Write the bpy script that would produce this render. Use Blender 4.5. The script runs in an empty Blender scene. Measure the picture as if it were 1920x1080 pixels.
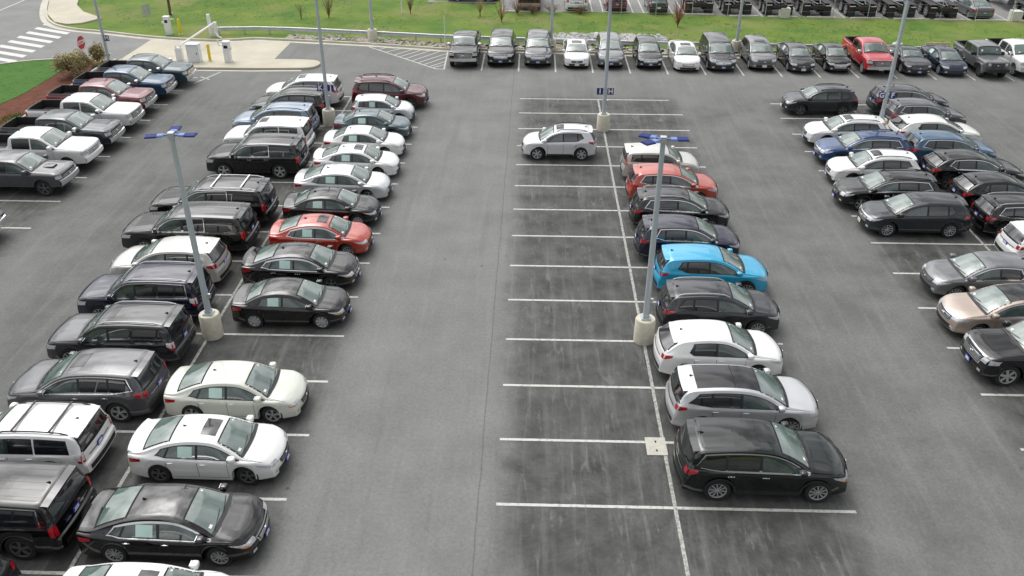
import bpy, math, random
from mathutils import Vector, Matrix
R = math.radians
random.seed(7)
sc = bpy.context.scene

# ------------------------------------------------------------------ camera
cam_d = bpy.data.cameras.new("camera")
cam = bpy.data.objects.new("camera", cam_d)
sc.collection.objects.link(cam)
sc.camera = cam
cam_d.sensor_width = 36.0
cam_d.lens = 36.0 * 1594.85306 / 1920.0
cam_d.clip_end = 3000
cam_d.clip_start = 0.1
_yaw, _pit, _rol = -2.46633048e-02, 5.34980238e-01, 3.79516792e-03
_fw = Vector((math.sin(_yaw) * math.cos(_pit), math.cos(_yaw) * math.cos(_pit), -math.sin(_pit)))
_rt = Vector((math.cos(_yaw), -math.sin(_yaw), 0))
_up = _rt.cross(_fw)
_r2 = _rt * math.cos(_rol) + _up * math.sin(_rol)
_u2 = -_rt * math.sin(_rol) + _up * math.cos(_rol)
_m = Matrix((_r2, _u2, -_fw)).transposed().to_4x4()
_m.translation = Vector((-4.13951679, -17.3549227, 17.3182475))
cam.matrix_world = _m

# ------------------------------------------------------------------ world, sun, exposure
SUN_EL, SUN_AZ = R(58), R(-35)      # azimuth measured from +y towards +x
w = bpy.data.worlds.new("World"); sc.world = w; w.use_nodes = True
nt = w.node_tree
bg = nt.nodes["Background"]
sky = nt.nodes.new("ShaderNodeTexSky")
sky.sky_type = 'NISHITA'; sky.sun_disc = False
sky.sun_elevation = SUN_EL; sky.sun_rotation = SUN_AZ
sky.air_density = 1.0; sky.dust_density = 4.0; sky.ozone_density = 0.6
hs = nt.nodes.new("ShaderNodeHueSaturation"); hs.inputs['Saturation'].default_value = 0.12
nt.links.new(sky.outputs[0], hs.inputs['Color'])
tc = nt.nodes.new("ShaderNodeTexCoord")
no = nt.nodes.new("ShaderNodeTexNoise"); no.inputs['Scale'].default_value = 5.0
no.inputs['Detail'].default_value = 5; no.inputs['Roughness'].default_value = 0.55
nt.links.new(tc.outputs['Generated'], no.inputs['Vector'])
mr = nt.nodes.new("ShaderNodeMapRange")
mr.inputs['From Min'].default_value = 0.36; mr.inputs['From Max'].default_value = 0.64
mr.inputs['To Min'].default_value = 0.55; mr.inputs['To Max'].default_value = 1.5
nt.links.new(no.outputs['Fac'], mr.inputs['Value'])
mx = nt.nodes.new("ShaderNodeMix"); mx.data_type = 'RGBA'; mx.blend_type = 'MULTIPLY'
mx.inputs[0].default_value = 1.0
# overcast sky: dim haze and treeline along the horizon, bright cloud from about 12 degrees up
sp = nt.nodes.new("ShaderNodeSeparateXYZ"); nt.links.new(tc.outputs['Generated'], sp.inputs[0])
gr = nt.nodes.new("ShaderNodeMapRange")
for _i, _v in zip((1, 2, 3, 4), (0.02, 0.20, 0.35, 1.12)): gr.inputs[_i].default_value = _v
nt.links.new(sp.outputs[2], gr.inputs[0])
ml = nt.nodes.new("ShaderNodeMath"); ml.operation = 'MULTIPLY'
nt.links.new(mr.outputs[0], ml.inputs[0]); nt.links.new(gr.outputs[0], ml.inputs[1])
nt.links.new(hs.outputs[0], mx.inputs[6]); nt.links.new(ml.outputs[0], mx.inputs[7])
nt.links.new(mx.outputs[2], bg.inputs['Color'])
bg.inputs['Strength'].default_value = 0.13
sun_d = bpy.data.lights.new("sun", 'SUN'); sun_d.energy = 0.55; sun_d.angle = R(75)
sun_d.color = (1.0, 0.985, 0.965)
sun = bpy.data.objects.new("sun", sun_d); sc.collection.objects.link(sun)
_d = Vector((math.sin(SUN_AZ) * math.cos(SUN_EL), math.cos(SUN_AZ) * math.cos(SUN_EL), math.sin(SUN_EL)))
sun.rotation_euler = _d.to_track_quat('Z', 'Y').to_euler()
sun.location = (0, 0, 60)
sc.view_settings.view_transform = 'Standard'
sc.view_settings.look = 'None'
sc.view_settings.exposure = 0.50
sc.view_settings.gamma = 1.0
sc.render.engine = 'CYCLES'

# ------------------------------------------------------------------ materials
class NT:
    def __init__(s, name):
        s.m = bpy.data.materials.new(name); s.m.use_nodes = True
        s.t = s.m.node_tree; s.b = s.t.nodes["Principled BSDF"]
    def n(s, typ, **kw):
        x = s.t.nodes.new(typ)
        for k, v in kw.items(): setattr(x, k, v)
        return x
    def l(s, a, b): s.t.links.new(a, b)
    def val(s, sock, v):
        if hasattr(v, 'is_output') or isinstance(v, bpy.types.NodeSocket): s.l(v, sock)
        else: sock.default_value = v
    def math(s, op, a, b=0.0, c=0.0, clamp=False):
        x = s.n("ShaderNodeMath", operation=op); x.use_clamp = clamp
        s.val(x.inputs[0], a); s.val(x.inputs[1], b)
        if len(x.inputs) > 2: s.val(x.inputs[2], c)
        return x.outputs[0]
    def mapr(s, v, a, b, c=0.0, d=1.0, smooth=False):
        x = s.n("ShaderNodeMapRange")
        if smooth: x.interpolation_type = 'SMOOTHSTEP'
        s.val(x.inputs[0], v)
        for i, q in zip((1, 2, 3, 4), (a, b, c, d)): x.inputs[i].default_value = q
        return x.outputs[0]
    def mix(s, f, a, b, mode='MIX'):
        x = s.n("ShaderNodeMix", data_type='RGBA', blend_type=mode)
        s.val(x.inputs[0], f)
        for i, q in ((6, a), (7, b)):
            if isinstance(q, tuple): x.inputs[i].default_value = (*q[:3], 1)
            else: s.l(q, x.inputs[i])
        return x.outputs[2]
    def pos(s):
        g = s.n("ShaderNodeTexCoord"); return g.outputs['Object']
    def noise(s, vec, scale, detail=3, rough=0.5, stretch=None, off=(0, 0, 0)):
        if stretch or off != (0, 0, 0):
            mp = s.n("ShaderNodeMapping")
            mp.inputs['Scale'].default_value = stretch or (1, 1, 1)
            mp.inputs['Location'].default_value = off
            s.l(vec, mp.inputs['Vector']); vec = mp.outputs[0]
        x = s.n("ShaderNodeTexNoise")
        s.l(vec, x.inputs['Vector']); x.inputs['Scale'].default_value = scale
        x.inputs['Detail'].default_value = detail; x.inputs['Roughness'].default_value = rough
        return x.outputs['Fac']
    def bump(s, h, strength=0.3, dist=0.02):
        x = s.n("ShaderNodeBump"); x.inputs['Strength'].default_value = strength
        x.inputs['Distance'].default_value = dist
        s.l(h, x.inputs['Height']); s.l(x.outputs[0], s.b.inputs['Normal'])

def mat(name, col, rough=0.5, metal=0.0, coat=0.0, spec=0.5, var=0.0, vscale=6.0, bump=0.0, ior=None):
    t = NT(name); b = t.b
    b.inputs['Roughness'].default_value = rough; b.inputs['Metallic'].default_value = metal
    b.inputs['Coat Weight'].default_value = coat; b.inputs['Coat Roughness'].default_value = 0.04
    b.inputs['Specular IOR Level'].default_value = spec
    if ior: b.inputs['IOR'].default_value = ior
    if var > 0 or bump > 0:
        nz = t.noise(t.pos(), vscale, 4, 0.6)
        c0 = tuple(max(0, c * (1 - var)) for c in col); c1 = tuple(c * (1 + var) for c in col)
        t.l(t.mix(t.mapr(nz, .3, .7), c0, c1), b.inputs['Base Color'])
        if bump > 0: t.bump(nz, bump)
    else:
        b.inputs['Base Color'].default_value = (*col, 1)
    return t.m

def paint(name, col, metal=0.0, rough=0.32, dust=0.05):
    """car paint: coated base with a thin film of pollen dust"""
    t = NT(name); b = t.b
    nz = t.noise(t.pos(), 2.3, 5, 0.6)
    f = t.mapr(nz, .35, .75, 0.0, dust)
    t.l(t.mix(f, col, (.36, .365, .35)), b.inputs['Base Color'])
    b.inputs['Metallic'].default_value = metal; b.inputs['Roughness'].default_value = rough
    b.inputs['Coat Weight'].default_value = 1.0; b.inputs['Coat IOR'].default_value = 1.68
    b.inputs['Specular IOR Level'].default_value = .02 if max(col) < .2 else .3
    t.l(t.mapr(nz, .3, .7, 0.02, 0.08), b.inputs['Coat Roughness'])
    return t.m

PAINT = {}
def P(n):
    if n not in PAINT:
        c = dict(white=((.80, .80, .79), 0, .35), pearl=((.76, .77, .72), 0, .35), cream=((.64, .66, .58), 0, .35),
                 silver=((.60, .61, .62), .45, .35), lightsilver=((.70, .71, .73), .3, .35),
                 black=((.0035, .0035, .004), 0, .4), greenblack=((.003, .007, .006), 0, .4),
                 charcoal=((.024, .025, .029), .1, .4), grey=((.075, .076, .083), .2, .4), midgrey=((.15, .155, .16), .3, .4),
                 brownblack=((.007, .006, .0065), .1, .4),
                 navy=((.005, .006, .025), .1, .35), darkblue=((.014, .025, .05), .2, .35), blue=((.016, .055, .16), .2, .35),
                 steel=((.045, .11, .19), .25, .35), tealgrey=((.060, .10, .12), .2, .35), darkteal=((.018, .030, .036), .1, .35), teal2=((.035, .065, .078), .15, .35), truckblue=((.02, .065, .13), .2, .35),
                 red=((.42, .035, .012), .1, .35), brightred=((.48, .012, .022), 0, .35), orangered=((.42, .05, .025), .15, .35),
                 cyan=((.005, .36, .60), .1, .35), maroon=((.085, .012, .018), .15, .35), wine=((.16, .03, .035), .15, .35),
                 beige=((.54, .53, .49), .25, .35), bronze=((.45, .36, .30), .35, .35),
                 slate=((.018, .023, .028), .2, .4), skysteel=((.16, .22, .30), .3, .35), darkred=((.12, .01, .015), .1, .35))[n]
        PAINT[n] = paint("paint_" + n, c[0], c[1], c[2], .004 if c[0][0] < .06 else .015)
    return PAINT[n]

GLASS = mat("windscreen_glass", (.105, .155, .135), .05, 0, 0, 1.0, .25, 1.2, ior=1.7)
SGLASS = mat("side_glass", (.045, .07, .062), .05, 0, 0, 1.0, .5, 2.2, ior=1.6)
PGLASS = mat("privacy_glass", (.010, .011, .013), .05, 0, 0, 1.0, .4, 2.0, ior=1.6)
ROOFG = mat("sunroof_glass", (.02, .02, .022), .08, 0, 0, .6, ior=1.5)
BLACKP = mat("black_plastic", (.018, .018, .019), .55, var=.3)
GAP = mat("dark_gap", (.006, .006, .006), .8)
CHROME = mat("chrome", (.78, .79, .80), .16, 1.0)
SILV = mat("alloy_silver", (.50, .51, .52), .35, .55)
DARKALLOY = mat("dark_alloy", (.15, .15, .155), .35, .4)
RUBBER = mat("tyre_rubber", (.018, .018, .018), .8, var=.3, vscale=20)
HEADL = mat("headlight_lens", (.55, .56, .58), .08, .2, 1.0, var=.35, vscale=14)
AMBER = mat("amber_lens", (.65, .22, .04), .15, 0, 1.0)
TAIL = mat("taillight_lens", (.42, .010, .018), .12, 0, 1.0, var=.35, vscale=9)
TAILW = mat("clear_taillight_lens", (.62, .60, .60), .12, 0, 1.0, var=.2, vscale=9)
PLATEW = mat("white_plate", (.7, .7, .68), .5)
PLATEB = mat("blue_plate", (.03, .05, .30), .45)
PAPER = mat("green_tinted_paper", (.50, .68, .62), .4, var=.06, vscale=4)
PAPERW = mat("white_paper", (.8, .8, .78), .6)
LINER = mat("bed_liner", (.016, .016, .018), .7, var=.3, vscale=9)
UNDER = mat("underbody_black", (.008, .008, .008), .9)
MIRROR = mat("mirror_glass", (.5, .52, .53), .05, 1.0)
GALV = mat("galvanised_steel", (.52, .55, .57), .45, .5, var=.12, vscale=3)
POLEM = mat("pole_grey_paint", (.46, .51, .53), .45, .1, var=.06, vscale=1.5)
CONC = mat("concrete_base", (.62, .59, .48), .85, var=.12, vscale=5, bump=.2)
LAMPB = mat("lamp_blue", (.018, .032, .17), .6, 0, 0, .2)
LAMPL = mat("lamp_light_blue", (.17, .24, .50), .6)
SIGNB = mat("sign_blue", (.02, .025, .16), .5)
SIGNW = mat("sign_white", (.82, .82, .82), .5)
SIGNR = mat("sign_red", (.52, .02, .035), .45)
YEL = mat("yellow_paint", (.78, .60, .01), .45, var=.08)
WHITEM = mat("white_metal", (.78, .79, .80), .45, var=.05)
WOOD = mat("twig_bark", (.16, .095, .07), .9, var=.3)

# ------------------------------------------------------------------ object helpers
COL = sc.collection
def mesh_data(name, verts, faces, m=None, smooth=True, angle=38):
    me = bpy.data.meshes.new(name)
    me.from_pydata([tuple(v) for v in verts], [], faces)
    if m: me.materials.append(m)
    if smooth:
        me.shade_smooth(); me.set_sharp_from_angle(angle=R(angle))
    return me
def obj(name, me, parent=None, loc=None, rot=None):
    o = bpy.data.objects.new(name, me); COL.objects.link(o)
    if parent: o.parent = parent
    if loc is not None: o.location = loc
    if rot is not None: o.rotation_euler = rot
    return o
def thing(name, label, cat, loc=(0, 0, 0), rz=0.0, group=None):
    o = bpy.data.objects.new(name, None); COL.objects.link(o)
    o.empty_display_size = .3
    o.location = loc; o.rotation_euler = (0, 0, rz)
    o['label'] = label; o['category'] = cat
    if group: o['group'] = group
    return o
def tag(o, label, cat, group=None):
    o['label'] = label; o['category'] = cat
    if group: o['group'] = group
    return o

class MB:
    def __init__(s): s.v = []; s.f = []
    def add(s, V, F):
        b = len(s.v); s.v += [tuple(q) for q in V]; s.f += [tuple(i + b for i in f) for f in F]; return s
    def box(s, c, d, rz=0.0, rx=0.0, ry=0.0):
        M = Matrix.Rotation(rz, 3, 'Z') @ Matrix.Rotation(ry, 3, 'Y') @ Matrix.Rotation(rx, 3, 'X')
        V = [Vector(c) + M @ Vector((d[0] * i / 2, d[1] * j / 2, d[2] * k / 2)) for i in (-1, 1) for j in (-1, 1) for k in (-1, 1)]
        return s.add(V, [(0, 1, 3, 2), (4, 6, 7, 5), (0, 4, 5, 1), (2, 3, 7, 6), (0, 2, 6, 4), (1, 5, 7, 3)])
    def grid(s, rows, flip=False, close=False):
        n = len(rows[0]); V = [p for r in rows for p in r]; F = []
        for i in range(len(rows) - 1):
            for j in range(n - 1 + (1 if close else 0)):
                a, b = i * n + j, i * n + (j + 1) % n
                q = (a, b, b + n, a + n); F.append(q[::-1] if flip else q)
        return s.add(V, F)
    def tube(s, pts, r, n=8, caps=True):
        rows = []
        pts = [Vector(p) for p in pts]
        for i, p in enumerate(pts):
            d = (pts[min(i + 1, len(pts) - 1)] - pts[max(i - 1, 0)]).normalized()
            a = Vector((0, 0, 1)) if abs(d.z) < .9 else Vector((1, 0, 0))
            u = d.cross(a).normalized(); v = d.cross(u)
            rr = r[i] if isinstance(r, (list, tuple)) else r
            rows.append([p + (u * math.cos(t) + v * math.sin(t)) * rr for t in [2 * math.pi * k / n for k in range(n)]])
        b = len(s.v); s.grid(rows, close=True)
        if caps:
            s.f.append(tuple(b + k for k in range(n))); e = b + (len(rows) - 1) * n
            s.f.append(tuple(e + k for k in range(n))[::-1])
        return s
    def lathe(s, prof, n=24, axis='z', c=(0, 0, 0)):
        rows = []
        for r, h in prof:
            row = []
            for k in range(n):
                t = 2 * math.pi * k / n
                if axis == 'z': p = (c[0] + r * math.cos(t), c[1] + r * math.sin(t), c[2] + h)
                else: p = (c[0] + r * math.cos(t), c[1] + h, c[2] + r * math.sin(t))
                row.append(p)
            rows.append(row)
        return s.grid(rows, close=True)
    def poly(s, pts, z0, z1):
        n = len(pts); b = len(s.v)
        s.v += [(p[0], p[1], z1) for p in pts] + [(p[0], p[1], z0) for p in pts]
        s.f.append(tuple(b + i for i in range(n)))
        for i in range(n):
            j = (i + 1) % n; s.f.append((b + i, b + n + i, b + n + j, b + j))
        return s
    def blob(s, c, d, nu=10, nv=6, e=.6):
        rows = []
        sg = lambda q: math.copysign(abs(q) ** e, q)
        for i in range(nv + 1):
            a = -math.pi / 2 + math.pi * i / nv
            rows.append([(c[0] + d[0] / 2 * sg(math.cos(a)) * sg(math.cos(t)), c[1] + d[1] / 2 * sg(math.cos(a)) * sg(math.sin(t)),
                          c[2] + d[2] / 2 * sg(math.sin(a))) for t in [2 * math.pi * k / nu for k in range(nu)]])
        return s.grid(rows, close=True)
    def build(s, name, m, parent=None, smooth=False, angle=38, loc=None, rot=None):
        return obj(name, mesh_data(name, s.v, s.f, m, smooth, angle), parent, loc, rot)

# ------------------------------------------------------------------ vehicles: a shell lofted through cross sections
TYPES = dict(
 sedan=dict(L=4.65, H=1.45, W=1.80, wh=(.99, 3.70), R=.33, sill=.20, belt=(.97, .84), tum=.36,
   prof=[(0, .46, 0), (0, .88, .06), (.06, 1.07, .06), (.46, 1.10, .18), (1.38, 1.40, .5), (2.15, 1.46, .6), (2.85, 1.40, .5), (3.66, .98, .16), (4.30, .86, .4), (4.58, .70, .12), (4.65, .56, .06), (4.65, .46, 0)],
   ws=(2.88, 3.64), rg=(.55, 1.40), panes=[(2.28, 2.28, 3.52, 3.52), (1.30, 1.42, 2.20, 2.20), (.98, 1.18, 1.23, 1.35)],
   grille=(.46, .62, .42), lamp=(.60, .72), intake=(.26, .40, .55), tail=(.74, .90, .42), plz=.66, bed=None, suv=False),
 coupe=dict(L=4.78, H=1.38, W=1.91, wh=(1.02, 3.74), R=.35, sill=.19, belt=(.96, .86), tum=.42,
   prof=[(0, .46, 0), (0, .86, .06), (.07, 1.02, .06), (.55, 1.05, .22), (1.50, 1.33, .6), (2.10, 1.385, .5), (2.60, 1.34, .4), (3.32, .99, .16), (4.30, .90, .4), (4.70, .76, .12), (4.78, .56, .06), (4.78, .44, 0)],
   ws=(2.66, 3.30), rg=(.66, 1.50), panes=[(1.95, 1.95, 3.15, 3.15), (1.45, 1.55, 1.85, 1.85)],
   grille=(.48, .68, .62), lamp=(.64, .74), intake=(.24, .40, .7), tail=(.76, .92, .35), plz=.6, bed=None, suv=False),
 fast=dict(L=4.69, H=1.44, W=1.85, wh=(1.0, 3.86), R=.34, sill=.19, belt=(1.0, .84), tum=.40,
   prof=[(0, .46, 0), (0, .88, .06), (.06, 1.06, .06), (.40, 1.10, .2), (1.35, 1.38, .7), (2.15, 1.445, .6), (2.80, 1.38, .5), (3.78, .95, .2), (4.35, .84, .4), (4.62, .68, .12), (4.69, .5, .06), (4.69, .4, 0)],
   ws=(2.85, 3.75), rg=(.48, 1.9), panes=[(2.35, 2.35, 3.60, 3.6), (1.30, 1.45, 2.27, 2.27)],
   grille=(.28, .30, .3), lamp=(.60, .72), intake=(.22, .32, .6), tail=(.80, .92, .42), plz=.62, bed=None, suv=False),
 hatch=dict(L=4.0, H=1.45, W=1.70, wh=(.72, 3.25), R=.31, sill=.20, belt=(.98, .86), tum=.28,
   prof=[(0, .46, 0), (0, .72, .06), (.08, .95, .08), (.22, 1.10, .1), (.45, 1.34, .1), (.62, 1.40, .12), (1.5, 1.455, .6), (2.25, 1.40, .4), (3.10, .98, .16), (3.70, .86, .3), (3.94, .70, .12), (4.0, .56, .06), (4.0, .44, 0)],
   ws=(2.28, 3.08), rg=(.14, .44), panes=[(1.78, 1.78, 2.98, 2.98), (.95, .90, 1.70, 1.70), (.52, .62, .87, .82)],
   grille=(.40, .52, .5), lamp=(.62, .76), intake=(.24, .36, .5), tail=(.76, .98, .2), plz=.66, bed=None, suv=False),
 cross=dict(L=4.55, H=1.66, W=1.85, wh=(.94, 3.62), R=.36, sill=.27, belt=(1.10, .96), tum=.27,
   prof=[(0, .50, 0), (0, .74, .05), (.07, .86, .07), (.12, 1.08, .1), (.38, 1.50, .12), (.55, 1.59, .12), (1.6, 1.66, .8), (2.60, 1.585, .5), (3.50, 1.09, .16), (4.22, .98, .35), (4.48, .84, .12), (4.55, .66, .06), (4.55, .5, 0)],
   ws=(2.63, 3.47), rg=(.15, .40), panes=[(2.10, 2.10, 3.38, 3.38), (1.20, 1.24, 2.02, 2.02), (.60, .86, 1.13, 1.16)],
   grille=(.62, .80, .5), lamp=(.72, .86), intake=(.34, .50, .6), tail=(.90, 1.06, .30), plz=.86, bed=None, suv=True),
 wagon=dict(L=4.80, H=1.60, W=1.84, wh=(1.06, 3.80), R=.35, sill=.29, belt=(1.04, .94), tum=.30,
   prof=[(0, .50, 0), (0, .78, .05), (.06, .92, .07), (.12, 1.08, .1), (.42, 1.42, .12), (.62, 1.52, .12), (1.7, 1.59, .8), (2.72, 1.52, .5), (3.62, 1.06, .16), (4.42, .96, .35), (4.73, .80, .12), (4.80, .62, .06), (4.80, .48, 0)],
   ws=(2.75, 3.58), rg=(.16, .46), panes=[(2.22, 2.22, 3.48, 3.48), (1.30, 1.34, 2.14, 2.14), (.62, .86, 1.22, 1.26)],
   grille=(.58, .76, .36), lamp=(.68, .82), intake=(.32, .48, .6), tail=(.86, 1.02, .30), plz=.84, bed=None, suv=True),
 suv=dict(L=4.95, H=1.77, W=1.98, wh=(1.12, 3.98), R=.38, sill=.28, belt=(1.14, 1.02), tum=.24,
   prof=[(0, .52, 0), (0, .78, .05), (.06, .88, .07), (.10, 1.12, .1), (.36, 1.60, .12), (.55, 1.70, .12), (1.7, 1.77, .8), (2.80, 1.70, .5), (3.72, 1.18, .16), (4.60, 1.05, .35), (4.88, .90, .12), (4.95, .68, .06), (4.95, .5, 0)],
   ws=(2.84, 3.69), rg=(.14, .40), panes=[(2.28, 2.28, 3.58, 3.58), (1.30, 1.32, 2.20, 2.20), (.52, .72, 1.22, 1.24)],
   grille=(.66, .86, .5), lamp=(.76, .92), intake=(.34, .52, .65), tail=(.94, 1.14, .30), plz=.92, bed=None, suv=True),
 big=dict(L=5.18, H=1.89, W=2.04, wh=(1.22, 4.18), R=.41, sill=.34, belt=(1.20, 1.14), tum=.17,
   prof=[(0, .56, 0), (0, .80, .05), (.08, .84, .03), (.10, 1.20, .1), (.28, 1.72, .10), (.45, 1.83, .10), (1.9, 1.89, .8), (3.05, 1.83, .35), (3.78, 1.27, .14), (4.85, 1.15, .25), (5.12, 1.03, .12), (5.18, .74, .06), (5.18, .55, 0)],
   ws=(3.08, 3.75), rg=(.13, .31), panes=[(2.60, 2.60, 3.66, 3.66), (1.72, 1.72, 2.50, 2.50), (.50, .58, 1.62, 1.60)],
   grille=(.74, 1.02, .62), lamp=(.86, 1.04), intake=(.44, .60, .6), tail=(.88, 1.22, .10), plz=.98, bed=None, suv=True),
 soul=dict(L=4.14, H=1.61, W=1.80, wh=(.72, 3.29), R=.33, sill=.24, belt=(1.08, .98), tum=.16,
   prof=[(0, .50, 0), (0, .76, .05), (.06, .86, .07), (.09, 1.08, .1), (.22, 1.48, .10), (.36, 1.56, .10), (1.4, 1.61, .8), (2.42, 1.56, .4), (3.12, 1.08, .16), (3.85, .98, .3), (4.10, .80, .12), (4.14, .62, .06), (4.14, .46, 0)],
   ws=(2.45, 3.10), rg=(.12, .26), panes=[(1.88, 1.88, 3.02, 3.02), (1.0, 1.0, 1.80, 1.80), (.42, .5, .92, .92)],
   grille=(.66, .74, .4), lamp=(.72, .90), intake=(.28, .48, .6), tail=(.92, 1.34, .08), plz=.78, bed=None, suv=True),
 van=dict(L=5.15, H=1.74, W=2.0, wh=(1.02, 4.10), R=.34, sill=.22, belt=(1.05, .98), tum=.17,
   prof=[(0, .48, 0), (0, .74, .05), (.06, .86, .07), (.10, 1.10, .1), (.26, 1.60, .10), (.42, 1.69, .10), (2.0, 1.745, .8), (3.20, 1.68, .4), (4.15, 1.10, .18), (4.80, .98, .3), (5.08, .82, .12), (5.15, .60, .06), (5.15, .46, 0)],
   ws=(3.25, 4.12), rg=(.13, .29), panes=[(2.85, 2.85, 4.0, 4.0), (1.70, 1.70, 2.76, 2.76), (.45, .52, 1.60, 1.60)],
   grille=(.62, .80, .55), lamp=(.72, .88), intake=(.30, .46, .6), tail=(.84, 1.14, .14), plz=.8, bed=None, suv=False),
 pickup=dict(L=5.85, H=1.93, W=2.03, wh=(1.20, 4.86), R=.41, sill=.48, belt=(1.27, 1.20), tum=.17,
   prof=[(0, .62, 0), (0, 1.30, .04), (.10, 1.345, .04), (1.93, 1.345, .02), (1.95, 1.40, .02), (2.05, 1.83, .08), (2.25, 1.90, .12), (2.9, 1.93, .5), (3.60, 1.87, .25), (4.40, 1.35, .12), (5.55, 1.27, .2), (5.80, 1.17, .07), (5.85, .78, .04), (5.85, .58, 0)],
   ws=(3.64, 4.37), rg=(1.97, 2.07), panes=[(3.20, 3.20, 4.28, 4.28), (2.22, 2.24, 3.08, 3.08)],
   grille=(.80, 1.12, .66), lamp=(.94, 1.13), intake=(.50, .62, .5), tail=(.92, 1.28, .06), plz=.75, bed=(.09, 1.90, .80), suv=False),
 jeep=dict(L=5.54, H=1.86, W=1.80, wh=(1.02, 4.50), R=.44, sill=.48, belt=(1.22, 1.18), tum=.06,
   prof=[(0, .62, 0), (0, 1.30, .03), (.08, 1.33, .03), (1.60, 1.33, .02), (1.62, 1.38, .02), (1.66, 1.80, .06), (1.80, 1.85, .08), (2.6, 1.865, .4), (3.42, 1.84, .08), (3.72, 1.30, .06), (5.05, 1.20, .2), (5.18, 1.14, .06), (5.20, .80, .03), (5.20, .60, 0)],
   ws=(3.45, 3.70), rg=(1.625, 1.66), panes=[(2.66, 2.66, 3.55, 3.55), (1.78, 1.78, 2.56, 2.56)],
   grille=(.78, 1.10, .50), lamp=(.90, 1.06), intake=(.62, .70, .3), tail=(.95, 1.2, .05), plz=.75, bed=(.09, 1.57, .80), suv=True),
)
def variant(src, dst, **kw):
    d = dict(TYPES[src]); d.update(kw); TYPES[dst] = d
variant('sedan', 'sedan2', tum=.33,
   prof=[(0, .46, 0), (0, .86, .05), (.06, 1.03, .06), (.58, 1.05, .15), (1.30, 1.38, .35), (2.0, 1.45, .6), (2.72, 1.40, .4), (3.62, .98, .16), (4.26, .88, .35), (4.56, .74, .10), (4.65, .56, .06), (4.65, .46, 0)],
   ws=(2.76, 3.60), rg=(.66, 1.30), panes=[(2.22, 2.22, 3.48, 3.48), (1.22, 1.36, 2.14, 2.14)])
variant('cross', 'cross2', tum=.31,
   prof=[(0, .50, 0), (0, .78, .05), (.07, .92, .07), (.12, 1.12, .1), (.56, 1.44, .12), (.80, 1.55, .14), (1.75, 1.645, .8), (2.55, 1.58, .5), (3.46, 1.09, .16), (4.20, .98, .35), (4.48, .82, .12), (4.55, .64, .06), (4.55, .5, 0)],
   ws=(2.60, 3.43), rg=(.17, .60), panes=[(2.06, 2.06, 3.34, 3.34), (1.22, 1.28, 1.98, 1.98), (.88, 1.10, 1.15, 1.20)])
SF = [1, .82, .64, .46, .30, .15, 0]

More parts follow.
